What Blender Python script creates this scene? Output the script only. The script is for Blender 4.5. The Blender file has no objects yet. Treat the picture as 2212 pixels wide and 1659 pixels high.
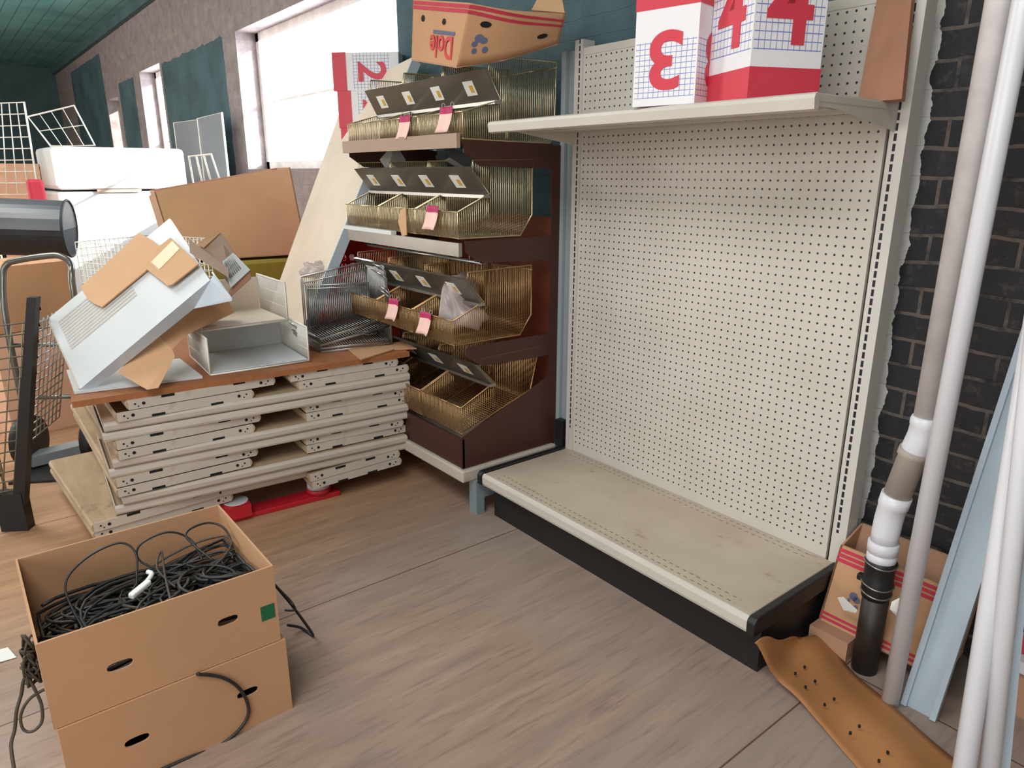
import bpy, bmesh, math, random
from mathutils import Vector, Matrix
random.seed(7)
C = bpy.context.scene.collection
S = bpy.context.scene
V = Vector
# ------------------------------------------------------------------ camera
CAM = V((2.1271, -2.0006, 1.3522)); YAW, PITCH, ROLL, FPX = -0.8994, -0.2880, 0.0014, 1533.8
fwd = V((math.sin(YAW)*math.cos(PITCH), math.cos(YAW)*math.cos(PITCH), math.sin(PITCH)))
r0 = V((math.cos(YAW), -math.sin(YAW), 0)); u0 = r0.cross(fwd)
rgt = r0*math.cos(ROLL)+u0*math.sin(ROLL); up = u0*math.cos(ROLL)-r0*math.sin(ROLL)
cd = bpy.data.cameras.new('camera'); cam = bpy.data.objects.new('camera', cd); C.objects.link(cam)
cd.sensor_width = 36; cd.lens = FPX/2212*36; cd.clip_start = .05; cd.clip_end = 200
cam.matrix_world = Matrix(((rgt.x, up.x, -fwd.x, CAM.x), (rgt.y, up.y, -fwd.y, CAM.y), (rgt.z, up.z, -fwd.z, CAM.z), (0, 0, 0, 1)))
S.camera = cam
# ------------------------------------------------------------------ light
S.view_settings.view_transform = 'Standard'; S.view_settings.look = 'None'
S.view_settings.gamma = 1; S.view_settings.use_curve_mapping = False; S.view_settings.exposure = 0.0
w = bpy.data.worlds.new('sky'); S.world = w; w.use_nodes = True
nt = w.node_tree; bg = nt.nodes['Background']
bg.inputs[0].default_value = (.86, .93, 1, 1); bg.inputs[1].default_value = 3.0
def light(name, kind, loc, aim, energy, color=(1, 1, 1), size=(1, 1), **k):
    l = bpy.data.lights.new(name, kind); l.energy = energy; l.color = color
    o = bpy.data.objects.new(name, l); C.objects.link(o); o.location = loc
    o.rotation_euler = (V(aim)-V(loc)).to_track_quat('-Z', 'Y').to_euler()
    if kind == 'AREA': l.shape = 'RECTANGLE'; l.size, l.size_y = size
    for a, b in k.items(): setattr(l, a, b)
    return o
light('sun', 'SUN', (5, 8, 9), (5-.70*9, 8-.50*9, 9-.26*9), 14.0, (1, .96, .88), angle=.01)
light('daylight_window_one', 'AREA', (-2.8, .62, 1.9), (-2.5, -2, 1.2), 120, (.85, .93, 1), (2.6, 1.0))
light('daylight_window_two', 'AREA', (-7.0, .62, 2.0), (-6.5, -3, 1), 60, (.85, .93, 1), (.8, .8))
light('fill_behind_camera', 'AREA', (2.0, -6.0, 1.7), (1.0, 0, 1.0), 178, (.93, .965, 1), (6.0, 2.6))  # added soft fill behind the camera; no shopfront is built there
light('fill_room_left', 'AREA', (-6.5, -6.0, 1.7), (-5.5, -1.6, 1.2), 300, (1, .96, .90), (5.0, 2.4))  # added warm fill for the room's left part; the wall has no door
light('overhead_fill_near', 'AREA', (1.6, -2.6, 3.05), (1.6, -2.5, 0), 80, (.97, .98, 1), (2.4, 1.2))  # added overhead fill to brighten the floor; no ceiling lamp is seen
light('overhead_fill_far', 'AREA', (-2.6, -2.6, 3.05), (-2.6, -2.5, 0), 82, (1, .97, .93), (2.4, 1.2))  # added overhead fill over the far side, with no fixture behind it
# ------------------------------------------------------------------ pixel rays (only used to find points of the place)
def ray(x, y): return fwd+rgt*((x-1106)/FPX)-up*((y-829.5)/FPX)
def atX(v, x, y): d = ray(x, y); return CAM+d*((v-CAM.x)/d.x)
def atY(v, x, y): d = ray(x, y); return CAM+d*((v-CAM.y)/d.y)
def atZ(v, x, y): d = ray(x, y); return CAM+d*((v-CAM.z)/d.z)
def atD(t, x, y): return CAM+ray(x, y)*t
# ------------------------------------------------------------------ materials
def lin(c): return tuple((v/12.92 if v <= .04045 else ((v+.055)/1.055)**2.4) for v in [q/255 for q in c])
def newmat(name):
    m = bpy.data.materials.new(name); m.use_nodes = True; n = m.node_tree
    return m, n, n.nodes['Principled BSDF']
def N(n, typ, **k):
    o = n.nodes.new(typ)
    for a, b in k.items(): setattr(o, a, b)
    return o
def sock(n, i, v):
    if hasattr(v, 'bl_idname') or isinstance(v, bpy.types.NodeSocket): n.links.new(v, i)
    else: i.default_value = v
def math_(n, op, a, b=None, c=None):
    o = N(n, 'ShaderNodeMath', operation=op)
    for i, v in enumerate((a, b, c)):
        if v is not None: sock(n, o.inputs[i], v)
    return o.outputs[0]
def mixc(n, f, a, b):
    o = N(n, 'ShaderNodeMix', data_type='RGBA')
    sock(n, o.inputs[0], f)
    for i, v in ((6, a), (7, b)):
        if isinstance(v, tuple): o.inputs[i].default_value = (*v, 1)
        else: n.links.new(v, o.inputs[i])
    return o.outputs[2]
def coord(n, kind='Object'): return N(n, 'ShaderNodeTexCoord').outputs[kind]
def noise(n, vec, scale, detail=3, rough=.5, stretch=None):
    if stretch:
        mp = N(n, 'ShaderNodeMapping'); n.links.new(vec, mp.inputs[0]); mp.inputs['Scale'].default_value = stretch; vec = mp.outputs[0]
    o = N(n, 'ShaderNodeTexNoise'); n.links.new(vec, o.inputs['Vector'])
    o.inputs['Scale'].default_value = scale; o.inputs['Detail'].default_value = detail; o.inputs['Roughness'].default_value = rough
    return o.outputs['Fac']
def ramp(n, fac, lo, hi):
    o = N(n, 'ShaderNodeMapRange'); o.clamp = True; n.links.new(fac, o.inputs[0]); o.inputs[1].default_value = lo; o.inputs[2].default_value = hi
    return o.outputs[0]
def plain(name, rgb, rough=.6, metal=0, var=.12, scale=12, dirt=None, bump=0, spec=.5, stretch=None):
    m, n, b = newmat(name); c = lin(rgb); v = coord(n)
    f = noise(n, v, scale, 4, .6, stretch)
    lo = tuple(x*(1-var) for x in c); hi = tuple(min(1, x*(1+var)) for x in c)
    col = mixc(n, ramp(n, f, .3, .7), lo, hi)
    if dirt:
        g = ramp(n, noise(n, v, dirt[1], 5, .7), dirt[2], dirt[2]+.14)
        col = mixc(n, g, col, lin(dirt[0]))
    n.links.new(col, b.inputs['Base Color']); b.inputs['Roughness'].default_value = rough; b.inputs['Metallic'].default_value = metal
    b.inputs['Specular IOR Level'].default_value = spec
    if bump:
        bp = N(n, 'ShaderNodeBump'); bp.inputs['Strength'].default_value = bump; bp.inputs['Distance'].default_value = .01
        n.links.new(f, bp.inputs['Height']); n.links.new(bp.outputs[0], b.inputs['Normal'])
    return m
def grid_dots(n, a, bb, pa, pb, ra, rb, oa=0., ob=0.):
    """1 inside an elliptic/rectangular hole of a regular grid"""
    fa = math_(n, 'ABSOLUTE', math_(n, 'SUBTRACT', math_(n, 'FRACT', math_(n, 'DIVIDE', math_(n, 'ADD', a, oa+100*pa), pa)), .5))
    fb = math_(n, 'ABSOLUTE', math_(n, 'SUBTRACT', math_(n, 'FRACT', math_(n, 'DIVIDE', math_(n, 'ADD', bb, ob+100*pb), pb)), .5))
    return math_(n, 'LESS_THAN', fa, ra/pa), math_(n, 'LESS_THAN', fb, rb/pb), fa, fb
def within(n, a, lo, hi): return math_(n, 'MULTIPLY', math_(n, 'GREATER_THAN', a, lo), math_(n, 'LESS_THAN', a, hi))
M = {}
M['cream'] = plain('cream_steel', (198, 190, 178), .45, var=.05, scale=5)
M['creamdirty'] = plain('worn_cream_steel', (196, 184, 170), .5, var=.06, scale=6, dirt=((160, 134, 108), 3.0, .64))
M['shelftop'] = plain('dusty_shelf_top', (178, 152, 122), .6, var=.12, scale=5, dirt=((122, 94, 68), 5, .60), stretch=(1, 6, 1))
M['white'] = plain('white_enamel', (206, 208, 208), .4, var=.04, scale=4)
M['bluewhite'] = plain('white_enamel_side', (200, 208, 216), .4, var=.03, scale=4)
M['offwhite'] = plain('off_white_board', (222, 205, 186), .55, var=.05, scale=4, dirt=((172, 138, 108), 2.3, .68))
M['black'] = plain('black_paint', (26, 25, 25), .5, var=.2)
M['dark'] = plain('dark_hole', (14, 13, 14), .9)
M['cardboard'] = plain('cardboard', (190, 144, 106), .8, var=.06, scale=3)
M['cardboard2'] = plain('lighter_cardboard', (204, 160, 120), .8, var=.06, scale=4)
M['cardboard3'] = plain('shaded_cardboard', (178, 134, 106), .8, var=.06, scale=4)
M['cardgrey'] = plain('grey_brown_cardboard', (168, 142, 124), .8, var=.05, scale=4)
M['kraft'] = plain('kraft_paper', (166, 112, 66), .65, var=.1, scale=5, bump=.35)
M['hardboard'] = plain('brown_hardboard', (158, 98, 58), .6, var=.12, scale=4, stretch=(1, 8, 1))
M['red'] = plain('red_plastic', (186, 30, 44), .4, var=.06)
M['cratered'] = plain('red_crate_plastic', (224, 44, 42), .45, var=.08)
M['maroon'] = plain('dark_red_brown_steel', (66, 34, 28), .5, var=.1, scale=4)
M['maroonback'] = plain('red_brown_back', (110, 48, 26), .55, var=.15, scale=3)
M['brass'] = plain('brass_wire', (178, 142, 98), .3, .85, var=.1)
M['silverwire'] = plain('chrome_wire', (172, 170, 168), .3, .9, var=.08)
M['whitewire'] = plain('white_coated_wire', (228, 224, 214), .45, var=.04)
M['greywire'] = plain('old_grey_wire', (150, 138, 116), .5, .4, var=.15)
M['chrome'] = plain('dull_steel', (150, 146, 140), .32, .85, var=.06)
M['railgrey'] = plain('smoked_price_rail', (100, 94, 84), .25, .3, var=.06)
M['galv'] = plain('galvanised_steel', (150, 166, 172), .45, .3, var=.08, scale=9)
M['upgrey'] = plain('grey_steel_upright', (146, 154, 156), .5, .1, var=.04)
M['pvc'] = plain('white_pvc', (220, 218, 222), .3, var=.03, scale=4)
M['pvcgrey'] = plain('dusty_pvc', (206, 198, 196), .55, var=.1, scale=14)
M['pvcdirty'] = plain('grimy_pvc', (168, 154, 144), .6, var=.12, scale=16)
M['dust'] = plain('dust_streak', (186, 176, 168), .6, var=.05)
M['litbrass'] = plain('window_lit_brass_wire', (206, 190, 154), .28, .85, var=.08)  # paler copy of the brass, window reflections put into its colour
M['plank'] = plain('stained_brown_board', (160, 112, 86), .75, var=.12, scale=5, dirt=((112, 74, 56), 4, .64), stretch=(3, 3, 1))
M['iron'] = plain('black_cast_iron', (44, 36, 32), .5, var=.25, scale=10, bump=.2)
M['channel'] = plain('blue_grey_steel', (172, 184, 194), .35, .1, var=.05, scale=5, dirt=((206, 214, 220), 5, .68))
M['drum'] = plain('drum_sheen_grey', (92, 94, 98), .38, .3, var=.1, scale=5)  # grey stands in for the sheen on the black drum's top
M['drumdark'] = plain('black_drum_underside', (34, 38, 44), .6, var=.3, scale=7)  # the drum's own black, without the sheen
M['tube'] = plain('grey_tube_steel', (120, 118, 112), .3, .7, var=.1)
M['hose'] = plain('green_hose', (34, 58, 62), .5, var=.15)
M['cable'] = plain('black_cable', (38, 37, 36), .45, var=.25, scale=30)
M['cable2'] = plain('dusty_cable', (66, 58, 48), .55, var=.2, scale=30)
M['green'] = plain('green_sticker', (16, 96, 58), .5, var=.04)
M['olive'] = plain('olive_plastic', (150, 134, 50), .5, var=.06)
M['paper'] = plain('white_paper', (232, 230, 224), .7, var=.02)
M['pinktag'] = plain('pale_pink_card', (240, 196, 184), .6, var=.03)
M['tagred'] = plain('magenta_print', (176, 40, 92), .6, var=.1)
M['yellow'] = plain('yellow_print', (214, 170, 60), .6)
M['bluep'] = plain('blue_print', (92, 96, 122), .7, var=.1)
M['redprint'] = plain('red_print', (204, 62, 66), .7, var=.08)
M['crimson'] = plain('crimson_stripe', (186, 46, 66), .7, var=.08)
M['cubered'] = plain('sign_red', (206, 58, 74), .45, var=.03)
M['tape'] = plain('cream_tape', (228, 200, 160), .4, var=.03)
M['teal'] = plain('teal_paint', (70, 96, 100), .7, var=.2, scale=3)
M['silverp'] = plain('grey_plastic_sheet', (120, 116, 112), .35, var=.06)
M['wood'] = plain('window_frame_wood', (232, 226, 224), .7, var=.15, scale=8)  # near-white colour carries the window glare that washes out the frames
M['terracotta'] = plain('pale_tan_card', (226, 180, 150), .8, var=.05)
M['cubewhite'] = None
# pegboard
def peg():
    m, n, b = newmat('perforated_cream_board'); p = coord(n); s = N(n, 'ShaderNodeSeparateXYZ'); n.links.new(p, s.inputs[0]); x, z = s.outputs[0], s.outputs[2]
    _, _, fa, fb = grid_dots(n, x, z, .0254, .0254, .003, .003, .0127, .0)
    d = math_(n, 'SQRT', math_(n, 'ADD', math_(n, 'MULTIPLY', fa, fa), math_(n, 'MULTIPLY', fb, fb)))
    hole = math_(n, 'MULTIPLY', math_(n, 'LESS_THAN', d, .135), math_(n, 'MULTIPLY', within(n, x, .045, 1.175), within(n, z, .235, 1.785)))
    f = noise(n, p, 4, 4)
    base = mixc(n, ramp(n, f, .3, .7), lin((198, 190, 178)), lin((208, 200, 189)))
    n.links.new(mixc(n, hole, base, lin((52, 46, 48))), b.inputs['Base Color']); b.inputs['Roughness'].default_value = .42
    return m
M['peg'] = peg()
def slots(name, rgb, x0, half=.0035):
    m, n, b = newmat(name); p = coord(n); s = N(n, 'ShaderNodeSeparateXYZ'); n.links.new(p, s.inputs[0]); x, z = s.outputs[0], s.outputs[2]
    fz = math_(n, 'FRACT', math_(n, 'DIVIDE', math_(n, 'ADD', z, .013), .0254))
    h = math_(n, 'MULTIPLY', math_(n, 'LESS_THAN', fz, .74), math_(n, 'MULTIPLY', within(n, x, x0-half, x0+half), within(n, z, .30, 1.85)))
    n.links.new(mixc(n, h, lin(rgb), lin((34, 30, 44))), b.inputs['Base Color']); b.inputs['Roughness'].default_value = .45
    return m
M['slotL'] = slots('slotted_upright_far', (200, 192, 182), .0203)
M['slotR'] = slots('slotted_upright_near', (206, 200, 191), 1.2192-.002, .004)
M['slotG'] = slots('slotted_upright_grey', (150, 158, 160), -.072, .004)
def deckm():
    m, n, b = newmat('dusty_base_deck'); p = coord(n); s = N(n, 'ShaderNodeSeparateXYZ'); n.links.new(p, s.inputs[0]); x, y = s.outputs[0], s.outputs[1]
    fx = math_(n, 'FRACT', math_(n, 'DIVIDE', math_(n, 'ADD', x, 2.5), .0254))
    l = math_(n, 'LESS_THAN', fx, .5)
    rows = None
    for yy in (-.020, -.045, -.405, -.432):
        q = within(n, y, yy-.0014, yy+.0014); rows = q if rows is None else math_(n, 'MAXIMUM', rows, q)
    h = math_(n, 'MULTIPLY', math_(n, 'MULTIPLY', l, rows), within(n, x, .06, 1.16))
    base = mixc(n, ramp(n, noise(n, p, 3, 5, .6), .35, .65), lin((180, 162, 143)), lin((194, 178, 160)))
    base = mixc(n, ramp(n, noise(n, p, 7, 6, .7, (1, 2, 1)), .60, .74), base, lin((150, 128, 100)))
    base = mixc(n, ramp(n, noise(n, p, 26, 3, .6), .73, .77), base, lin((96, 78, 62)))
    n.links.new(mixc(n, h, base, lin((70, 58, 50))), b.inputs['Base Color']); b.inputs['Roughness'].default_value = .5
    return m
M['deck'] = deckm()
def floorm():
    m, n, b = newmat('worn_plywood_floor'); p = coord(n); s = N(n, 'ShaderNodeSeparateXYZ'); n.links.new(p, s.inputs[0]); x, y = s.outputs[0], s.outputs[1]
    g = noise(n, p, 3.0, 6, .62, (6, .8, 1)); g2 = noise(n, p, 9, 4, .6, (7, .6, 1)); big = noise(n, p, .9, 3)
    base = mixc(n, ramp(n, g, .3, .7), lin((136, 110, 92)), lin((168, 140, 120)))
    base = mixc(n, ramp(n, g2, .52, .72), base, lin((120, 94, 78)))
    base = mixc(n, ramp(n, big, .35, .65), base, mixc(n, .5, base, lin((158, 144, 136))))
    kn = ramp(n, noise(n, p, 10, 2, .5), .74, .78); base = mixc(n, kn, base, lin((84, 66, 54)))
    sx = math_(n, 'FRACT', math_(n, 'DIVIDE', math_(n, 'ADD', x, 12.05), 1.22)); sy = math_(n, 'FRACT', math_(n, 'DIVIDE', math_(n, 'ADD', y, 24.6), 2.44))
    seam = math_(n, 'MAXIMUM', math_(n, 'LESS_THAN', sx, .004), math_(n, 'LESS_THAN', sy, .002))
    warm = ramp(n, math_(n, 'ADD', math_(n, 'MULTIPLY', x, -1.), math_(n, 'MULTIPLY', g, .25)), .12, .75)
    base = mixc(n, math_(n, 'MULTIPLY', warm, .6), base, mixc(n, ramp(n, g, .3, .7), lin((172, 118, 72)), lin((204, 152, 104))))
    n.links.new(mixc(n, seam, base, lin((92, 70, 54))), b.inputs['Base Color']); b.inputs['Roughness'].default_value = .62
    bp = N(n, 'ShaderNodeBump'); bp.inputs['Strength'].default_value = .15; n.links.new(g2, bp.inputs['Height']); n.links.new(bp.outputs[0], b.inputs['Normal'])
    return m
M['floor'] = floorm()
def wallm():
    m, n, b = newmat('old_brick_wall'); p = coord(n); s = N(n, 'ShaderNodeSeparateXYZ'); n.links.new(p, s.inputs[0]); x, z = s.outputs[0], s.outputs[2]
    cb = N(n, 'ShaderNodeCombineXYZ'); n.links.new(x, cb.inputs[0]); n.links.new(z, cb.inputs[1])
    wob = noise(n, p, 6, 3); wz = math_(n, 'ADD', z, math_(n, 'MULTIPLY', math_(n, 'SUBTRACT', wob, .5), .03)); n.links.new(wz, cb.inputs[1])
    def brick(c1, c2, mo, ms=.008):
        t = N(n, 'ShaderNodeTexBrick'); n.links.new(cb.outputs[0], t.inputs['Vector']); t.inputs['Scale'].default_value = 1
        t.inputs['Brick Width'].default_value = .215; t.inputs['Row Height'].default_value = .0745; t.inputs['Mortar Size'].default_value = ms
        t.inputs['Color1'].default_value = (*lin(c1), 1); t.inputs['Color2'].default_value = (*lin(c2), 1); t.inputs['Mortar'].default_value = (*lin(mo), 1)
        t.inputs['Mortar Smooth'].default_value = .3; return t
    dk = brick((36, 36, 38), (48, 44, 46), (104, 92, 84), .006)
    mor = mixc(n, ramp(n, noise(n, p, 9, 4, .7), .46, .66), dk.outputs[0], lin((42, 41, 43)))
    dark = mixc(n, ramp(n, noise(n, p, 22, 5, .7), .56, .8), mor, lin((92, 82, 76)))
    tn = brick((160, 146, 144), (146, 132, 132), (156, 142, 140), .01)
    tan = mixc(n, ramp(n, noise(n, p, 8, 5, .7), .4, .75), tn.outputs[0], lin((122, 108, 108)))
    edge = math_(n, 'MULTIPLY', math_(n, 'SUBTRACT', noise(n, p, 9, 4, .6), .5), .07)
    xe = math_(n, 'ADD', x, edge); ze = math_(n, 'ADD', z, edge)
    teal = mixc(n, ramp(n, noise(n, p, 3, 3), .3, .7), lin((56, 76, 82)), lin((76, 102, 110)))
    tz = math_(n, 'MULTIPLY', math_(n, 'LESS_THAN', ze, 2.44), math_(n, 'MAXIMUM', within(n, xe, -6.42, -4.42), within(n, xe, -8.6, -7.75)))
    tz = math_(n, 'MAXIMUM', tz, math_(n, 'MULTIPLY', within(n, xe, -12.0, -9.5), math_(n, 'LESS_THAN', ze, 2.9)))
    tz = math_(n, 'MAXIMUM', tz, math_(n, 'MULTIPLY', within(n, xe, -1.62, 3.0), math_(n, 'GREATER_THAN', ze, .4)))
    col = mixc(n, tz, tan, teal)
    pl = math_(n, 'MULTIPLY', within(n, xe, 1.10, 1.232), math_(n, 'LESS_THAN', z, 3.2)); col = mixc(n, pl, col, lin((214, 210, 204)))
    dm = math_(n, 'MULTIPLY', math_(n, 'GREATER_THAN', xe, 1.232), math_(n, 'LESS_THAN', ze, 3.5)); col = mixc(n, dm, col, dark)
    n.links.new(col, b.inputs['Base Color']); b.inputs['Roughness'].default_value = .75
    bp = N(n, 'ShaderNodeBump'); bp.inputs['Strength'].default_value = .5; bp.inputs['Distance'].default_value = .01
    n.links.new(math_(n, 'SUBTRACT', noise(n, p, 25, 4, .6), math_(n, 'MULTIPLY', dk.outputs['Fac'], .8)), bp.inputs['Height']); n.links.new(bp.outputs[0], b.inputs['Normal'])
    return m
M['wall'] = wallm()
def ceilm():
    m, n, b = newmat('teal_board_ceiling'); p = coord(n); s = N(n, 'ShaderNodeSeparateXYZ'); n.links.new(p, s.inputs[0])
    f = math_(n, 'LESS_THAN', math_(n, 'FRACT', math_(n, 'DIVIDE', math_(n, 'ADD', s.outputs[1], 50.), .14)), .06)
    c = mixc(n, ramp(n, noise(n, p, 2, 4), .3, .7), lin((84, 136, 136)), lin((112, 164, 160)))
    n.links.new(mixc(n, f, c, lin((62, 90, 92))), b.inputs['Base Color']); b.inputs['Roughness'].default_value = .7
    return m
M['ceil'] = ceilm()
def cubem():
    m, n, b = newmat('white_sign_face_with_blue_grid'); uv = coord(n, 'UV'); s = N(n, 'ShaderNodeSeparateXYZ'); n.links.new(uv, s.inputs[0]); u, v = s.outputs[0], s.outputs[1]
    g = math_(n, 'MAXIMUM', math_(n, 'LESS_THAN', math_(n, 'FRACT', math_(n, 'MULTIPLY', u, 12.)), .11), math_(n, 'LESS_THAN', math_(n, 'FRACT', math_(n, 'MULTIPLY', v, 15.)), .13))
    g = math_(n, 'MULTIPLY', g, math_(n, 'MULTIPLY', within(n, u, .02, .98), within(n, v, .13, .82)))
    n.links.new(mixc(n, g, lin((232, 228, 228)), lin((120, 132, 190))), b.inputs['Base Color']); b.inputs['Roughness'].default_value = .4
    return m
M['cubewhite'] = cubem()
def clear(name, rgb, alpha, rough=.1):
    m, n, b = newmat(name); tr = N(n, 'ShaderNodeBsdfTransparent'); mx = N(n, 'ShaderNodeMixShader'); mx.inputs[0].default_value = alpha
    b.inputs['Base Color'].default_value = (*lin(rgb), 1); b.inputs['Roughness'].default_value = rough
    out = n.nodes['Material Output']; n.links.new(tr.outputs[0], mx.inputs[1]); n.links.new(b.outputs[0], mx.inputs[2]); n.links.new(mx.outputs[0], out.inputs[0])
    return m
M['glass'] = clear('window_glass', (220, 230, 235), .08)
M['acrylic'] = clear('smoked_clear_acrylic', (150, 122, 88), .26, .15)
M['clearpl'] = clear('clear_plastic', (226, 224, 222), .30, .12)
M['bag'] = clear('cloudy_plastic_bag', (204, 186, 182), .62, .3)
M['doorglass'] = clear('grey_glass', (150, 152, 156), .75, .1)
# ------------------------------------------------------------------ mesh builder
class MB:
    def __init__(s): s.bm = bmesh.new(); s.uv = None
    def face(s, pts, mi=0):
        f = s.bm.faces.new([s.bm.verts.new(p) for p in pts]); f.material_index = mi; return f
    def hexa(s, b, t, mi=0):
        vb = [s.bm.verts.new(p) for p in b]; vt = [s.bm.verts.new(p) for p in t]; k = len(b)
        fs = [s.bm.faces.new(vb[::-1]), s.bm.faces.new(vt)]+[s.bm.faces.new((vb[i], vb[(i+1) % k], vt[(i+1) % k], vt[i])) for i in range(k)]
        for f in fs: f.material_index = mi
        return s
    def box(s, lo, hi, mi=0):
        x0, y0, z0 = lo; x1, y1, z1 = hi
        return s.hexa([(x0, y0, z0), (x1, y0, z0), (x1, y1, z0), (x0, y1, z0)], [(x0, y0, z1), (x1, y0, z1), (x1, y1, z1), (x0, y1, z1)], mi)
    def obox(s, o, a, b, c, mi=0):
        o, a, b, c = V(o), V(a), V(b), V(c)
        return s.hexa([o, o+a, o+a+b, o+b], [o+c, o+a+c, o+a+b+c, o+b+c], mi)
    def prism(s, prof, ext, mi=0):
        e = V(ext); return s.hexa([V(p) for p in prof], [V(p)+e for p in prof], mi)
    def slab(s, pts, n, t, mi=0):
        n = V(n).normalized()*t; return s.hexa([V(p)-n for p in pts], [V(p) for p in pts], mi)
    def tube(s, pts, r, seg=6, closed=False, mi=0, caps=True):
        pts = [V(p) for p in pts]; k = len(pts); rings = []
        t0 = (pts[1]-pts[0]).normalized(); a = V((0, 0, 1)) if abs(t0.z) < .9 else V((1, 0, 0)); u = t0.cross(a).normalized()
        for i, p in enumerate(pts):
            if closed: t = pts[(i+1) % k]-pts[i-1]
            else: t = pts[min(i+1, k-1)]-pts[max(i-1, 0)]
            if t.length < 1e-9: t = t0.copy()
            t.normalize(); u = u-t*u.dot(t)
            if u.length < 1e-6: u = t.orthogonal()
            u.normalize(); v = t.cross(u); rr = r[i] if isinstance(r, (list, tuple)) else r
            rings.append([s.bm.verts.new(p+(u*math.cos(2*math.pi*j/seg)+v*math.sin(2*math.pi*j/seg))*rr) for j in range(seg)])
        for i in range(k if closed else k-1):
            A, B = rings[i], rings[(i+1) % k]
            for j in range(seg):
                f = s.bm.faces.new((A[j], A[(j+1) % seg], B[(j+1) % seg], B[j])); f.material_index = mi; f.smooth = True
        if not closed and caps:
            s.bm.faces.new(rings[0][::-1]).material_index = mi; s.bm.faces.new(rings[-1]).material_index = mi
        return s
    def wire(s, a, b, r): return s.tube([a, b], r, 4)
    def lathe(s, c, prof, seg=24, mi=0):     # prof: list of (radius, z)
        c = V(c); rings = [[s.bm.verts.new(c+V((r*math.cos(2*math.pi*j/seg), r*math.sin(2*math.pi*j/seg), z))) for j in range(seg)] for r, z in prof]
        for A, B in zip(rings, rings[1:]):
            for j in range(seg):
                f = s.bm.faces.new((A[j], A[(j+1) % seg], B[(j+1) % seg], B[j])); f.material_index = mi; f.smooth = True
        s.bm.faces.new(rings[0][::-1]).material_index = mi; s.bm.faces.new(rings[-1]).material_index = mi
        return s
    def holed(s, o, u, v, w_, h_, holes, t, mi=0):
        """a w x h panel at o spanned by unit u, v with oval holes [(cu, cv, ru, rv)], thickness t along u x v"""
        o, u, v = V(o), V(u), V(v); n = u.cross(v).normalized(); es = []
        def loop(pts):
            vs = [s.bm.verts.new(o+u*a+v*b) for a, b in pts]
            return [s.bm.edges.new((vs[i], vs[(i+1) % len(vs)])) for i in range(len(vs))]
        es += loop([(0, 0), (w_, 0), (w_, h_), (0, h_)])
        for cu, cv, ru, rv in holes:
            es += loop([(cu+math.copysign(abs(math.cos(q))**.7, math.cos(q))*ru, cv+math.copysign(abs(math.sin(q))**.7, math.sin(q))*rv) for q in [2*math.pi*i/20 for i in range(20)]])
        g = bmesh.ops.triangle_fill(s.bm, edges=es, use_beauty=True, normal=n)
        fs = [f for f in g['geom'] if isinstance(f, bmesh.types.BMFace)]
        for f in fs: f.material_index = mi
        r = bmesh.ops.extrude_face_region(s.bm, geom=fs); vs = [x for x in r['geom'] if isinstance(x, bmesh.types.BMVert)]
        bmesh.ops.translate(s.bm, verts=vs, vec=n*t)
        return s
    def build(s, name, mat, parent=None, smooth=False):
        me = bpy.data.meshes.new(name); bmesh.ops.recalc_face_normals(s.bm, faces=s.bm.faces)
        org = V((0, 0, 0))
        if parent is None:
            cs = [v.co for v in s.bm.verts]
            org = V(((min(c.x for c in cs)+max(c.x for c in cs))/2, (min(c.y for c in cs)+max(c.y for c in cs))/2, min(c.z for c in cs)))
            if name in KEEP0: org = V((0, 0, 0))
        else: org = wloc(parent)
        bmesh.ops.translate(s.bm, verts=s.bm.verts, vec=-org)
        if smooth:
            for f in s.bm.faces: f.smooth = True
        s.bm.to_mesh(me); s.bm.free()
        for q in (mat if isinstance(mat, (list, tuple)) else [mat]): me.materials.append(M[q] if isinstance(q, str) else q)
        o = bpy.data.objects.new(name, me); C.objects.link(o)
        if parent is None: o.location = org
        else: o.parent = parent
        return o
KEEP0 = {'floor', 'wall_back', 'ceiling'}
def wloc(o): return o.location+(wloc(o.parent) if o.parent else V((0, 0, 0)))
def tag(o, label, cat, group=None, kind=None):
    o['label'] = label; o['category'] = cat
    if group: o['group'] = group
    if kind: o['kind'] = kind
    return o
def thing(name, label, cat, loc=(0, 0, 0), group=None):
    o = bpy.data.objects.new(name, None); C.objects.link(o); o.location = loc; o.empty_display_size = .05
    return tag(o, label, cat, group)
def struct(o): o['kind'] = 'structure'; return o
def bevel(o, wd=.003, seg=2):
    m = o.modifiers.new('bevel', 'BEVEL'); m.width = wd; m.segments = seg; m.limit_method = 'ANGLE'; return o
def text_mesh(body, size, name, mat, parent, o, u, v, depth=.0008, off=.0, sx=1.):
    """lettering set on a plane: o = centre, u = reading direction, v = up"""
    cu = bpy.data.curves.new('txt', 'FONT'); cu.body = body; cu.size = size; cu.align_x = 'CENTER'; cu.align_y = 'CENTER'; cu.extrude = depth; cu.offset = size*off
    t = bpy.data.objects.new('txt', cu); C.objects.link(t); dg = bpy.context.evaluated_depsgraph_get()
    me = bpy.data.meshes.new_from_object(t.evaluated_get(dg)); bpy.data.objects.remove(t); bpy.data.curves.remove(cu)
    u, v = V(u).normalized(), V(v).normalized(); n = u.cross(v); org = wloc(parent) if parent else V((0, 0, 0))
    for x in me.vertices: x.co = V(o)+u*x.co.x*sx+v*x.co.y+n*x.co.z-org
    me.materials.clear(); me.materials.append(M[mat]); me.name = name
    ob = bpy.data.objects.new(name, me); C.objects.link(ob); ob.parent = parent
    return ob, me
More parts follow.
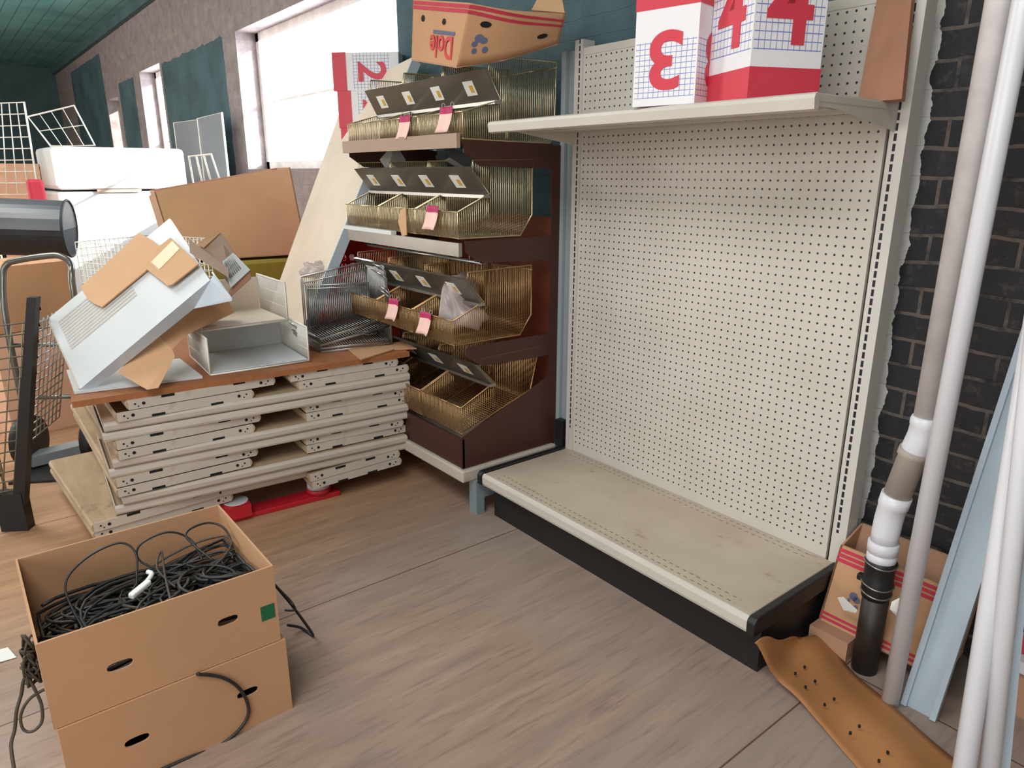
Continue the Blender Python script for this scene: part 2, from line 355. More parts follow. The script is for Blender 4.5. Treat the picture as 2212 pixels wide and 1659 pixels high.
def poly_scan(poly, step, off=0):
    """vertical chords of a 2-D polygon at regular spacing"""
    x0, x1 = min(p[0] for p in poly), max(p[0] for p in poly); out = []; x = x0+off+step
    while x < x1-1e-4:
        ys = []
        for (ax, ay), (bx, by) in zip(poly, poly[1:]+poly[:1]):
            if (ax-x)*(bx-x) < 0: ys.append(ay+(by-ay)*(x-ax)/(bx-ax))
        ys.sort()
        for a, b in zip(ys[::2], ys[1::2]): out.append((x, a, b))
        x += step
    return out
def smooth_path(pts, k=6, closed=False):
    pts = [V(p) for p in pts]; n = len(pts); out = []
    for i in range(n if closed else n-1):
        p0, p1, p2, p3 = (pts[(i+j-1) % n] for j in range(4)) if closed else (pts[max(i-1, 0)], pts[i], pts[i+1], pts[min(i+2, n-1)])
        for j in range(k):
            t = j/k; out.append(.5*((2*p1)+(p2-p0)*t+(2*p0-5*p1+4*p2-p3)*t*t+(3*p1-p0-3*p2+p3)*t**3))
    if not closed: out.append(pts[-1])
    return out
# ------------------------------------------------------------------ room
WY = .13; WT = .30; CZ = 3.12
X0, X1, Y0 = -13.6, 5.2, -6.2
struct(MB().box((X0-.2, Y0-.2, -.1), (X1+.2, WY+WT, 0)).build('floor', 'floor'))
struct(MB().box((X0-.2, Y0-.2, CZ), (X1+.2, WY+WT, CZ+.15)).build('ceiling', 'ceil'))
wins = [(-9.45, -8.72, .95, 2.30), (-7.42, -6.50, .95, 2.46), (-4.10, -1.55, 1.385, 2.43)]
b = MB(); xs = X0-.2
for a, c, z0, z1 in wins:
    b.box((xs, WY, 0), (a, WY+WT, CZ)); b.box((a, WY, 0), (c, WY+WT, z0)); b.box((a, WY, z1), (c, WY+WT, CZ)); xs = c
b.box((xs, WY, 0), (X1+.2, WY+WT, CZ)); struct(b.build('wall_back', 'wall'))
struct(MB().box((X0-.2, Y0-.2, 0), (X0, WY, CZ)).build('wall_left', 'teal'))
struct(MB().box((X1, Y0-.2, 0), (X1+.2, WY, CZ)).build('wall_right', 'cream'))
struct(MB().box((X0, Y0-.2, 0), (X1, Y0, CZ)).build('wall_front', 'cream'))
struct(MB().box((X0, WY-.06, CZ-.10), (X1, WY, CZ)).build('shade_band_1', 'teal'))  # dark strip stands in for the shade where wall meets ceiling
for i, (a, c, z0, z1) in enumerate(wins):
    y = WY+.16; f = MB(); t = .06
    f.box((a, y, z0), (a+t, y+.08, z1)); f.box((c-t, y, z0), (c, y+.08, z1)); f.box((a, y, z0), (c, y+.08, z0+t)); f.box((a, y, z1-t), (c, y+.08, z1))
    f.box((a, y+.02, (z0+z1)/2-.008), (c, y+.06, (z0+z1)/2+.008))
    fo = struct(f.build('window_%d' % (i+1), 'wood'))
    g = MB(); g.box((a+t, y+.035, z0+t), (c-t, y+.041, z1-t)); g.build('pane', 'glass', fo)
# ------------------------------------------------------------------ gondola section
IN = .0254; W = 1.2192
g = thing('gondola_shelving', 'white perforated steel store shelving section with dusty base deck and black kick plate', 'shelving')
MB().box((.03, 0, .15), (W-.03, .012, 1.79)).build('back_panel', 'peg', g)
MB().box((-.006, -.006, 0), (.036, .055, 1.83)).build('upright', 'slotL', g)
MB().box((W-.018, -.006, 0), (W+.026, .055, 1.86)).build('upright', 'slotR', g)
MB().box((.03, -.002, 1.775), (W-.03, .02, 1.80)).build('top_rail', 'cream', g)
bevel(MB().box((0, -.452, .176), (W, -.002, .199)).build('base_deck', 'deck', g), .004)
lp = [(0, -.452, .199), (0, -.459, .194), (0, -.463, .186), (0, -.462, .160), (0, -.458, .150), (0, -.448, .150), (0, -.448, .176)]
MB().prism(lp, (W, 0, 0)).build('price_lip', 'cream', g)
MB().box((.0, -.402, 0), (W+.012, -.39, .15)).build('kick_plate', 'black', g)
MB().box((W-.012, -.39, 0), (W+.012, -.02, .176)).build('end_plate', 'black', g)
for x in (-.028, W+.002):
    bevel(MB().prism([(x, -.468, .150), (x, -.010, .150), (x, -.010, .206), (x, -.455, .206), (x, -.470, .192)], (.026, 0, 0)).build('end_trim', 'black', g), .005)
d = thing('display_shelf', 'white steel shelf on brackets high on the pegboard, holding the numbered sign cubes', 'shelf', (0, 0, 1.5))
bevel(MB().box((.002, -.41, 1.508), (W-.002, -.012, 1.527)).build('deck', 'cream', d), .003)
sp = [(.0, -.410, 1.528), (.0, -.419, 1.524), (.0, -.422, 1.515), (.0, -.418, 1.492), (.0, -.408, 1.488), (.0, -.400, 1.495), (.0, -.400, 1.508)]
MB().prism(sp, (W, 0, 0)).build('price_lip', 'cream', d)
rb = MB()
for yy, dz in ((-.33, .012), (-.22, .014)): rb.box((.01, yy-.02, 1.508-dz), (W-.01, yy+.02, 1.508))
rb.build('stiffening_rib', 'cream', d)
for x in (.004, W-.007):
    MB().prism([(x, -.405, 1.527), (x, -.405, 1.500), (x, -.30, 1.497), (x, -.004, 1.458), (x, -.004, 1.535), (x, -.06, 1.529)], (.003, 0, 0)).build('bracket', 'cream', d)
# ------------------------------------------------------------------ bin rack
XR = -.08; BW = .914; XL = XR-BW
r = thing('bin_display_rack', 'dark red-brown steel bin rack with tiers of brass wire baskets beside the white pegboard', 'rack', (XR-BW/2, -.2, 0))
for x, nm in ((XR-.004, 'near'), (XL, 'far')):
    pts = [(x, -.505, .205), (x, .0, .205), (x, .0, 1.46), (x, -.045, 1.46), (x, -.045, .52), (x, -.10, .495), (x, -.512, .335)]
    MB().prism(pts, (.004, 0, 0)).build('side_panel', 'maroon', r)
    for z in (.66, 1.065, 1.42):
        MB().prism([(x, -.47, z+.045), (x, -.47, z+.005), (x, -.40, z-.04), (x, -.045, z-.05), (x, -.045, z+.045)], (.004, 0, 0)).build('arm', 'maroon', r)
MB().box((XR-.006, .0, 0), (XR+.02, .05, 1.80)).build('upright', 'slotG', r)
MB().box((XR+.022, .015, 0), (XR+.064, .05, 1.80)).build('upright', 'upgrey', r)
MB().box((XL-.03, .0, 0), (XL+.0, .05, 1.80)).build('upright', 'upgrey', r)
MB().box((XL, -.004, .21), (XR-.006, .004, 1.18)).build('back_panel', 'maroonback', r)
MB().box((XL, -.50, .205), (XR, -.49, .33)).build('front_panel', 'maroon', r)
bevel(MB().box((XL, -.515, .15), (XR+.02, -.01, .2)).build('base_shelf', 'creamdirty', r), .006)
for x in (XR+.005, XL+.02): MB().box((x-.02, -.46, 0), (x+.03, -.42, .15)).build('base_leg', 'galv', r); MB().box((x-.02, -.42, .07), (x+.03, -.01, .15)).build('base_arm', 'galv', r)
MB().box((XR+.02, -.02, .2), (XR+.062, .012, .32)).build('upright_foot', 'black', r)
for z, nmz in ((1.055, 'middle'), (1.44, 'upper')):
    MB().box((XL, -.50, z), (XR, -.485, z+.05)).build('front_rail', 'chrome' if z < 1.2 else 'cardgrey', r)
ck = MB(); ck.tube([(XL, -.40, 1.025), (XR, -.40, 1.025)], .006, 8)
for i in range(11): ck.wire((XL+.04+i*.08, -.40, 1.025), (XL+.04+i*.08, -.40, 1.06), .003)
ck.build('hanging_rod', 'silverwire', r)
tiers = [('bottom', .355, .655, -.50), ('second', .722, 1.0, -.53), ('third', 1.122, 1.405, -.50), ('top', 1.468, 1.762, -.47)]
tn = {'bottom': 'bottom', 'second': 'second-lowest', 'third': 'third', 'top': 'topmost'}
def tier_profile(zf, zt, yf):
    k = yf+.08
    return [(yf, zf), (-.205, zf-.003), (-.145, zf+.075), (-.145, zt), (k-.01, zt-.006), (k-.012, zt-.04), (k+.065, zt-.125), (yf, zf+.095)]
for nm, zf, zt, yf in tiers:
    prof = tier_profile(zf, zt, yf)
    if nm == 'bottom': prof = [(yf, zf), (-.205, zf+.1), (-.145, zf+.12), (-.10, zt), (-.40, zt-.006), (-.412, zt-.04), (-.335, zt-.115), (yf, zf+.11)]
    if nm == 'top': prof = [(yf, zf+.005), (-.06, zf-.003), (-.035, zf+.03), (-.03, zt), (-.345, zt-.006), (-.357, zt-.06), (-.30, zt-.15), (yf, zf+.095)]
    wm = 'litbrass' if nm in ('third', 'top') else 'brass'  # upper tiers take the brass with painted window reflections
    for h in range(3):
        xb = XR-h*(BW/3); xa = xb-BW/3+.004
        t = thing('wire_basket', 'brass wire bin basket on the %s tier of the brown rack, %s' % (tn[nm], ('nearest the pegboard', 'middle of three', 'farthest from the pegboard')[h]), 'basket', ((xa+xb)/2, (yf-.1)/2, zf), 'wire baskets on the brown rack')
        for x, pn in ((xb-.003, 'side_panel'), (xa+.003, 'side_panel')):
            q = MB(); q.tube([V((x, a, c)) for a, c in prof], .0032, 6, True)
            for yy, za, zb in poly_scan(prof, .0095): q.wire((x, yy, za), (x, yy, zb), .0016)
            q.build(pn, wm, t)
        q = MB(); zback = prof[1][1]
        ny = int((prof[1][0]-yf)/.011)
        for i in range(ny+1):
            f = i/ny; y = yf+(prof[1][0]-yf)*f; z = prof[0][1]+(prof[1][1]-prof[0][1])*f; q.wire((xa, y, z), (xb, y, z), .0015)
        for i in range(22):
            x = xa+(xb-xa)*(i+.5)/22; q.wire((x, yf, prof[0][1]), (x, prof[1][0], prof[1][1]), .0014)
        q.build('wire_floor', wm, t)
        q = MB(); (yb, zb0), (yt, zt0) = prof[2], prof[3]
        for i in range(32):
            x = xa+(xb-xa)*(i+.5)/32; q.wire((x, prof[1][0], prof[1][1]), (x, yb, zb0), .0015); q.wire((x, yb, zb0), (x, yt, zt0-.02), .0015)
        q.tube([(xa, yt, zt0-.02), (xb, yt, zt0-.02)], .003, 6)
        q.build('back_grid', wm, t)
        q = MB(); zf0, zf1 = prof[0][1], prof[-1][1]
        for i in range(1, 30): q.wire((xa+(xb-xa)*i/30, yf-.003, zf0), (xa+(xb-xa)*i/30, yf-.003, zf1), .0012)
        q.tube([(xa, yf-.003, zf1), (xb, yf-.003, zf1)], .0026, 6); q.build('front_grid', wm, t)
        MB().box((xa+.004, yf-.001, prof[0][1]+.004), (xb-.004, yf+.002, prof[-1][1])).build('front_panel', 'acrylic', t)
    # price rail of the tier
    k = prof[5]; e = prof[6]
    pr = MB(); y0_, z0_ = k[0]-.006, k[1]+.012; y1_, z1_ = e[0]-.006, e[1]+.0
    pr.prism([(XL, y0_, z0_), (XL, y1_, z1_), (XL, y1_-.012, z1_-.004), (XL, y0_-.012, z0_-.004)], (BW, 0, 0))
    po = pr.build('price_rail', 'railgrey', r)
    MB().box((XL, y1_-.022, z1_-.016), (XR, y1_+.012, z1_-.004)).build('rail_edge', 'chrome', po)
    if nm in ('third', 'top'): po['label'] = 'dark price rail with small white labels'
    for i in range(4):
        x = XR-.13-i*.225; a = V((x, y0_-.0125, z0_-.004)).lerp(V((x, y1_-.0125, z1_-.004)), .28); bq = V((x, y0_-.0125, z0_-.004)).lerp(V((x, y1_-.0125, z1_-.004)), .75)
        nn = (bq-a).cross(V((1, 0, 0))).normalized()
        if nn.y > 0: nn = -nn
        MB().slab([a+V((-.032, 0, 0)), a+V((.032, 0, 0)), bq+V((.032, 0, 0)), bq+V((-.032, 0, 0))], nn, -.0012).slab([a.lerp(bq, .3)+V((0, 0, 0))+nn*.002, a.lerp(bq, .3)+V((.022, 0, 0))+nn*.002, a.lerp(bq, .8)+V((.022, 0, 0))+nn*.002, a.lerp(bq, .8)+nn*.002], nn, .0008, 1).build('shelf_label', ['paper', 'yellow'], po)
# hanging price tags
def ptag(px, py, yy, label, tw=.082, th=.088):
    c = atY(yy, px, py); t = thing('price_tag', label, 'price tag', (c.x, c.y, c.z-th/2), 'pink price tags on the wire baskets')
    cols = 7; rows = 7; q = MB(); g0 = [[None]*(rows+1) for _ in range(cols+1)]
    for i in range(cols+1):
        for j in range(rows+1):
            u = (i/cols-.5)*tw; v = (.5-j/rows)*th; g0[i][j] = q.bm.verts.new((c.x+u-.012*(j/rows)**2, c.y-.006-.018*(j/rows)**2-.006*math.cos(i/cols*6.28), c.z+v))
    for i in range(cols):
        for j in range(rows):
            f = q.bm.faces.new((g0[i][j], g0[i+1][j], g0[i+1][j+1], g0[i][j+1])); f.material_index = 1 if j < 2 else 0; f.smooth = True
    o = q.build('card', ['pinktag', 'tagred'], t); s = o.modifiers.new('s', 'SOLIDIFY'); s.thickness = .001
    for sx in (-.35, .35):
        cc = V((c.x+sx*tw, c.y-.004, c.z+th/2+.004)); MB().tube([cc+V((.0, .007*math.cos(a), .009*math.sin(a))) for a in [i*6.283/10 for i in range(10)]], .0016, 5, True).build('ring', 'clearpl', o)
ptag(925, 698, -.535, 'pink paper price tag hanging on the second-lowest tier, centre of the basket front')
ptag(856, 668, -.535, 'pink paper price tag on the second-lowest tier, half hidden behind the chrome baskets')
ptag(940, 470, -.506, 'pink paper price tag hanging on the third tier of the brown rack')
ptag(970, 258, -.476, 'pink paper price tag on the topmost tier, right one of the pair')
ptag(881, 275, -.476, 'pink paper price tag on the topmost tier, left one of the pair')
# things lying in the bins
def loft_blob(c, rx, ry, rz, seed, mat, name, label, cat, spikes=()):
    rnd = random.Random(seed); q = MB(); bmesh.ops.create_icosphere(q.bm, subdivisions=3, radius=1)
    for v in q.bm.verts:
        d_ = v.co.normalized(); k = 1+.22*math.sin(5*d_.x+seed)+.18*math.sin(7*d_.y+3*d_.z+seed)+rnd.uniform(-.06, .06)
        v.co = V((d_.x*rx*k, d_.y*ry*k, max(d_.z*rz*k, -rz*.75)))+V(c)
    for dx, dz, wd in spikes:
        for v in q.bm.verts:
            rr = (v.co.x-c[0]-dx)**2/wd**2
            if v.co.z > c[2] and rr < 4: v.co.z += dz*math.exp(-rr*2)
    return tag(q.build(name, mat, None, True), label, cat)
loft_blob((-.20, -.40, .80), .085, .085, .055, 3, 'bag', 'plastic_bag', 'crumpled clear plastic bag in the second-lowest tier of the brown rack', 'plastic bag', ((-.02, .11, .04),))
def slabthing(name, pts, t, mat, label, cat, n=None):
    p = [V(q) for q in pts]; nn = (p[1]-p[0]).cross(p[2]-p[0]).normalized() if n is None else V(n)
    if nn.dot(CAM-p[0]) < 0: nn = -nn
    return tag(MB().slab(p, nn, t).build(name, mat), label, cat)
p = [atY(-.40, 820, 345), atY(-.37, 852, 308), atY(-.33, 876, 345), atY(-.36, 862, 400), atY(-.40, 838, 372)]
slabthing('plastic_sheet', p, .003, 'silverp', 'grey plastic sheet stuck upright in the third tier, left side', 'plastic sheet')
p0, p1 = atY(-.36, 945, 352), atY(-.30, 1010, 392); q = thing('steel_channel', 'black steel channel offcut lying aslant across the third tier', 'steel channel', (p0.x, p0.y, p0.z-.03))
d_ = (p1-p0); uu = V((.06, .02, .02))
MB().slab([p0, p1, p1+uu, p0+uu], (0, -.6, .8), .003).build('web', 'silverp', q); MB().obox(p0+uu, d_, uu.normalized()*.003, V((0, 0, .045))).build('flange', 'black', q); MB().obox(p0, d_, uu.normalized()*.003, V((0, -.01, .03))).build('flange', 'black', q)
p0, p1 = atY(-.20, 960, 140), atY(-.26, 1010, 172)
tag(MB().obox(p0, p1-p0, (.07, .03, 0), (0, 0, .006)).build('wood_strip', 'cardgrey'), 'thin dark strip leaning inside the topmost tier under the fruit carton', 'strip')
p = [atY(-.51, 864, 455), atY(-.51, 876, 447), atY(-.512, 878, 508), atY(-.512, 868, 510), atY(-.514, 860, 480)]
slabthing('cardboard_scrap', p, .004, 'cardboard2', 'curved cardboard scrap on the front of the third tier', 'cardboard scrap', (0, -1, 0))
p0 = atY(-.49, 760, 490)
tag(MB().box((p0.x, -.53, 1.108), (p0.x+.44, -.505, 1.124)).build('trim_strip', 'white'), 'long white trim strip lying along the third tier front', 'strip')
# fruit carton on the rack
O = atY(-.47, 986, 143); L_ = atY(-.40, 889, 127); OT = O+V((.045, .0, .185)); LT = L_+V((.01, 0, .19))
OT = atY(-.47, 1014, 6); LT = atY(-.40, 893, -2); RB = atY(-.13, 1206, 92); RT = atY(-.16, 1222, 30); MBt = atY(-.33, 1085, 128); MTt = atY(-.35, 1105, 22)
dx_ = L_-O; BB = RB+dx_*.95; BT = RT+dx_*.95
t = thing('fruit_carton', 'open orange-brown fruit carton with red stripes lying upside down on the brown rack', 'carton', (V(O)+BB)/2-V((0, 0, .02)))
def wallq(nm, a, b_, c_, d2, th=.006, mat='cardboard2', par=t):
    pts = [V(a), V(b_), V(c_), V(d2)]; nn = (pts[1]-pts[0]).cross(pts[2]-pts[0]); return MB().slab(pts, nn, th).build(nm, mat, par)
fw = wallq('end_wall', L_, O, OT, LT, mat='cardboard'); 
cb_ = smooth_path([O, MBt, RB], 8); ct_ = smooth_path([OT, MTt, RT], 8); nn = (MBt-O).cross(OT-O).normalized()
if nn.dot(CAM-O) < 0: nn = -nn
q = MB(); gv = [[q.bm.verts.new(a.lerp(b_, j/6)) for j in range(7)] for a, b_ in zip(cb_, ct_)]
for A_, B_ in zip(gv, gv[1:]):
    for j in range(6): q.bm.faces.new((A_[j], B_[j], B_[j+1], A_[j+1])).smooth = True
sw = q.build('long_wall', 'cardboard', t); m_ = sw.modifiers.new('s', 'SOLIDIFY'); m_.thickness = .006; m_.offset = 0
def lw(u, v):
    f = u*(len(cb_)-1); i = min(int(f), len(cb_)-2); return cb_[i].lerp(cb_[i+1], f-i).lerp(ct_[i].lerp(ct_[i+1], f-i), v)
def lwdecal(nm, u0_, u1_, va, vb, mat, k=24):
    q = MB()
    for i in range(k):
        ua, ub = u0_+(u1_-u0_)*i/k, u0_+(u1_-u0_)*(i+1)/k
        q.face([lw(ua, va(ua))+nn*.0045, lw(ub, va(ub))+nn*.0045, lw(ub, vb(ub))+nn*.0045, lw(ua, vb(ua))+nn*.0045])
    return q.build(nm, mat, sw)
def lwoval(nm, u, v, ru, rv, mat):
    q = MB(); q.face([lw(u+ru*math.cos(x), v+rv*math.sin(x))+nn*.0048 for x in [i*6.2832/16 for i in range(16)]]); return q.build(nm, mat, sw)
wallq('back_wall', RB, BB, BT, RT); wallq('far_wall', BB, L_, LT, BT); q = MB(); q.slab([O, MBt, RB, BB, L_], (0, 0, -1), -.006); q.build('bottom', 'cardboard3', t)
fp = atY(-.17, 1150, 24); wallq('flap', RT, fp, atY(-.12, 1178, -30), atY(-.10, 1210, -30))
def onquad(a, b_, c_, d2, u, v): return V(a).lerp(V(b_), u).lerp(V(d2).lerp(V(c_), u), v)
def decal(nm, quad, u0_, u1_, v0_, v1_, mat, par, off=.0012):
    a, b_, c_, d2 = [V(z) for z in quad]; nn = (b_-a).cross(c_-a).normalized()
    if nn.dot(CAM-a) < 0: nn = -nn
    k = 6; q = MB()
    for i in range(k):
        ua, ub = u0_+(u1_-u0_)*i/k, u0_+(u1_-u0_)*(i+1)/k
        q.face([onquad(*quad, ua, v0_)+nn*off, onquad(*quad, ub, v0_)+nn*off, onquad(*quad, ub, v1_)+nn*off, onquad(*quad, ua, v1_)+nn*off])
    return q.build(nm, mat, par)
def oval(nm, quad, u, v, ru, rv, mat, par, off=.0015):
    a, b_, c_, d2 = [V(z) for z in quad]; nn = (b_-a).cross(c_-a).normalized()
    if nn.dot(CAM-a) < 0: nn = -nn
    q = MB(); q.face([onquad(*quad, u+ru*math.cos(x), v+rv*math.sin(x))+nn*off for x in [i*6.2832/16 for i in range(16)]]); return q.build(nm, mat, par)
Q1 = (L_, O, OT, LT)
for j in range(2):
    decal('stripe', Q1, 0, 1, .84+j*.075, .84+j*.075+.06, 'crimson', fw)
    lwdecal('stripe', 0, 1, lambda u, j=j: .84-.30*u**2+j*(.075+.10*u), lambda u, j=j: .90-.29*u**2+j*(.075+.10*u), 'crimson')
oval('hand_hole', Q1, .22, .70, .035, .055, 'dark', fw); oval('hand_hole', Q1, .63, .68, .03, .05, 'dark', fw); lwoval('hand_hole', .27, .70, .06, .055, 'dark'); lwoval('hand_hole', .80, .36, .045, .07, 'dark')
decal('print_bar', Q1, .45, .86, .475, .535, 'bluep', fw)
for (u, v, a_, c_) in ((.23, .46, .05, .07), (.28, .42, .04, .06), (.19, .36, .035, .05), (.20, .24, .03, .05), (.31, .25, .03, .06)): lwoval('fruit_print', u, v, a_, c_, 'bluep')
e1 = (O-L_).normalized(); v1_ = (LT-L_).normalized()
text_mesh('Dole', .105, 'lettering', 'redprint', fw, onquad(*Q1, .64, .29)+e1.cross(v1_)*.002, -e1, -v1_, off=.018)
# ------------------------------------------------------------------ numbered sign cubes
def sign_cube(name_lab, base, theta, s, h, cap, digit, dsize, upside=False, axis=None, nz=.45, vm=(0., 1.), group='numbered sign cubes'):
    """base = the near bottom corner; faces run along u (to the right) and w (to the left)"""
    th = math.radians(theta); u = V((math.cos(th), math.sin(th), 0)); w_ = V((-math.sin(th), math.cos(th), 0)); z = V((0, 0, 1)); o = V(base)
    if axis == 'lying':       # cap to the left (-X)
        u, w_, z = V((0, 0, -1)), V((-math.sin(.80), math.cos(.80), 0)), V((math.cos(.80), math.sin(.80), 0))
        o = V(base)
    t = thing('sign_cube', name_lab, 'sign', o+(u+w_)*s/2, group)
    q = MB(); bm = q.bm; uvl = bm.loops.layers.uv.new('UVMap')
    lo, hi = (cap, h) if not upside else (0, h-cap)
    cs = [o, o+u*s, o+(u+w_)*s, o+w_*s]
    for i in range(4):
        a, b_ = cs[i], cs[(i+1) % 4]; f = bm.faces.new([bm.verts.new(x) for x in (a+z*lo, b_+z*lo, b_+z*hi, a+z*hi)])
        for l, c2 in zip(f.loops, ((0, 0), (1, 0), (1, 1), (0, 1))): l[uvl].uv = (c2[0], vm[0]+c2[1]*vm[1])
    bm.faces.new([bm.verts.new(x+z*lo) for x in cs]); bm.faces.new([bm.verts.new(x+z*hi) for x in cs])
    fb_ = q.build('face_box', 'cubewhite', t)
    e = .0015; q = MB(); c0, c1 = (0, cap) if not upside else (h-cap, h)
    q.hexa([o-(u+w_)*e+z*c0, o+u*(s+e)-w_*e+z*c0, o+(u+w_)*(s+e)+z*c0, o-u*e+w_*(s+e)+z*c0], [o-(u+w_)*e+z*c1, o+u*(s+e)-w_*e+z*c1, o+(u+w_)*(s+e)+z*c1, o-u*e+w_*(s+e)+z*c1])
    q.build('red_cap', 'cubered', t)
    zc = z*(lo+(hi-lo)*(nz))
    def put(cen, rd, upv):
        ob, me = text_mesh(digit, dsize, 'numeral', 'cubered', fb_, cen, rd, upv, .0006, .022, 1.2 if digit == '3' else 1.)
    sg = -1 if upside else 1
    put(o+u*s/2-w_*.0012+zc, u*sg, z*sg)
    put(o+w_*s/2-u*.0012+zc, -w_*sg, z*sg)
    return t
N4 = atY(-.405, 1620, 143)
sign_cube('white sign cube with red numeral 4 and red base, right on the high shelf', (N4.x, N4.y, 1.529), 66, .195, .36, N4.z-1.529, '4', .25, nz=.455)
sign_cube('white sign cube with an upside-down red 3 on the high shelf', (.868, -.395, 1.529), 101, .186, .300, .062, '3', .197, True, nz=.50, vm=(.035, 1.17))
cq_ = atY(-.20, 716, 114); sz_ = (cq_.z-1.40)/3; ca_, sa_ = math.cos(.80), math.sin(.80)
for k_, (nm_, dx_q) in enumerate((('white sign cube with a red 2 lying on its side before the window', 0), ('second sign cube with a red cap, under the one marked 2 by the window', .018), ('lowest sign cube of the pile by the window, behind the leaning panel', .025))):
    sign_cube(nm_, (cq_.x+dx_q*ca_, -.20+dx_q*sa_, cq_.z-k_*sz_), 0, sz_-.0005, .36, .075, '2', .21, nz=.46, axis='lying')
pc_ = V((cq_.x+.17*ca_-.10*sa_, -.20+.17*sa_+.10*ca_, 0))
t = thing('display_pedestal', 'narrow grey pedestal carrying the sign cubes behind the leaning panel', 'pedestal', pc_)
MB().box(pc_-V((.13, .12, 0)), pc_+V((.13, .12, 1.37))).build('body', 'upgrey', t); MB().box(pc_-V((.16, .14, -1.371)), pc_+V((.16, .14, 1.399))).build('top', 'upgrey', t)
# plank on the high shelf
p = [atY(-.10, 1852, 222), atY(-.10, 1946, 226), atY(-.03, 1975, -60), atY(-.03, 1905, -60)]
p = [V((q.x, q.y, max(q.z, 1.528))) for q in p]
slabthing('cardboard_strip', p, .02, 'plank', 'tall brown cardboard strip leaning on the pegboard at the right end of the high shelf', 'cardboard')
# ------------------------------------------------------------------ drain pipe, pole, channel, posts on the right
t = thing('drain_pipe', 'white plastic drain pipe jointed to a black iron pipe on the dark brick wall', 'pipe', (1.432, -.145, 0))
PX, PY = 1.459, -.143
MB().tube([(PX, PY, 3.0), (PX, PY, .76)], .0312, 28).build('upper_pipe', 'pvcgrey', t)
MB().tube([(PX, PY, .772), (PX, PY, .762), (PX, PY, .748), (PX-.001, PY, .744), (PX-.003, PY, .72), (PX-.012, PY, .682), (PX-.018, PY, .668)], [.034, .0375, .0375, .0355, .0355, .0355, .034], 28).build('upper_elbow', 'pvc', t)
MB().tube([(1.4435, PY, .678), (1.4400, PY, .660), (1.4395, PY, .655), (1.418, PY-.003, .528)], [.037, .037, .0335, .0335], 28).build('offset_pipe', 'pvcdirty', t)
MB().tube([(1.4205, PY-.003, .545), (1.4155, PY-.004, .512), (1.4145, PY-.004, .508), (1.411, PY-.005, .47), (1.409, PY-.005, .43), (1.409, PY-.005, .402)], [.0375, .0375, .0350, .0350, .0345, .0345], 28).build('lower_elbow', 'pvc', t)
cx, cy = 1.409, -.149
MB().lathe((cx, cy, 0), [(.034, .345), (.0375, .348), (.0375, .368), (.035, .370), (.035, .372), (.039, .374), (.039, .402), (.036, .405)], 28).build('coupling', 'pvc', t)
ip_ = MB().lathe((cx+.003, cy, 0), [(.034, 0), (.034, .255)], 28).build('iron_pipe', 'iron', t)
rb_ = MB().lathe((cx+.001, cy, 0), [(.036, .235), (.037, .25), (.0385, .262), (.0395, .268), (.0395, .285), (.038, .29), (.038, .33), (.0395, .334), (.0395, .348), (.036, .35)], 28).build('rubber_sleeve', 'black', t)
for z in (.250, .276, .340): MB().tube([(cx+.001+(.0405 if z > .26 else .0385)*math.cos(a), cy+(.0405 if z > .26 else .0385)*math.sin(a), z+.003*math.sin(a*2)) for a in [i*6.2832/28 for i in range(28)]], .0026, 6, True).build('clamp_band', 'chrome', rb_)
bevel(MB().box((cx-.052, cy-.012, .268), (cx-.036, cy+.008, .286)).build('clamp_screw', 'black', rb_), .003)
tag(MB().tube([(1.523, -.236, 0), (1.528, -.196, 3.0)], .0218, 20).build('pvc_pole', 'pvc'), 'thin white plastic pipe standing against the drain pipe', 'pole')
f0, f1, tp = atZ(0, 1948, 1518), atZ(0, 2023, 1558), atY(.09, 2216, 690)
dv = (tp-f0); dv = dv/dv.z; wv = f1-f0
t = thing('steel_channel', 'blue-grey perforated steel channel leaning on the brick wall beside the thin pipe', 'steel channel', f0)
H_ = min(1.75, (.098-f0.y)/dv.y); q = MB(); nn = wv.cross(dv).normalized()
if nn.y > 0: nn = -nn
wu = wv.normalized(); ww = wv.length
q.hexa([f0, f1, f1-nn*.004, f0-nn*.004], [f0+dv*H_, f1+dv*H_, f1+dv*H_-nn*.004, f0+dv*H_-nn*.004])
web_ = q.build('web', 'channel', t)
for base_, sgn in ((f0, -1), (f1, 1)):
    MB().hexa([base_, base_+wu*.014*sgn*-1, base_+wu*.014*sgn*-1+nn*.012, base_+nn*.012], [x+dv*H_ for x in (base_, base_+wu*.014*sgn*-1, base_+wu*.014*sgn*-1+nn*.012, base_+nn*.012)]).build('flange', 'channel', t)
for k in (.66, .63): MB().tube([f0+dv*k+wu*ww*.72+nn*.0005, f0+dv*k+wu*ww*.72+nn*.002], .005, 10).build('bolt_hole', 'dark', web_)
pa, pb = atZ(0, 2040, 1930), atY(-.36, 2190, 980); dd = (pb-pa)/(pb.z-pa.z)
tag(MB().tube([pa, pa+dd*min(2.3, (.08-pa.y)/dd.y)], .0200, 22).build('white_post', 'pvc'), 'thick white pipe leaning at the right edge, left one of the close pair', 'post')
pa2, pb2 = atZ(0, 2112, 1900), atY(-.43, 2202, 1050); dd2 = (pb2-pa2)/(pb2.z-pa2.z)
tag(MB().tube([pa2, pa2+dd2*min(2.3, (.03-pa2.y)/dd2.y)], .0185, 22).build('white_post', 'pvc'), 'white pipe in front of its thicker neighbour at the right edge', 'post')
pa3, pb3 = atZ(0, 2145, 1890), atY(-.42, 2216, 1150); dd3 = (pb3-pa3)/(pb3.z-pa3.z); rr = V((.8, .6, 0))*.012
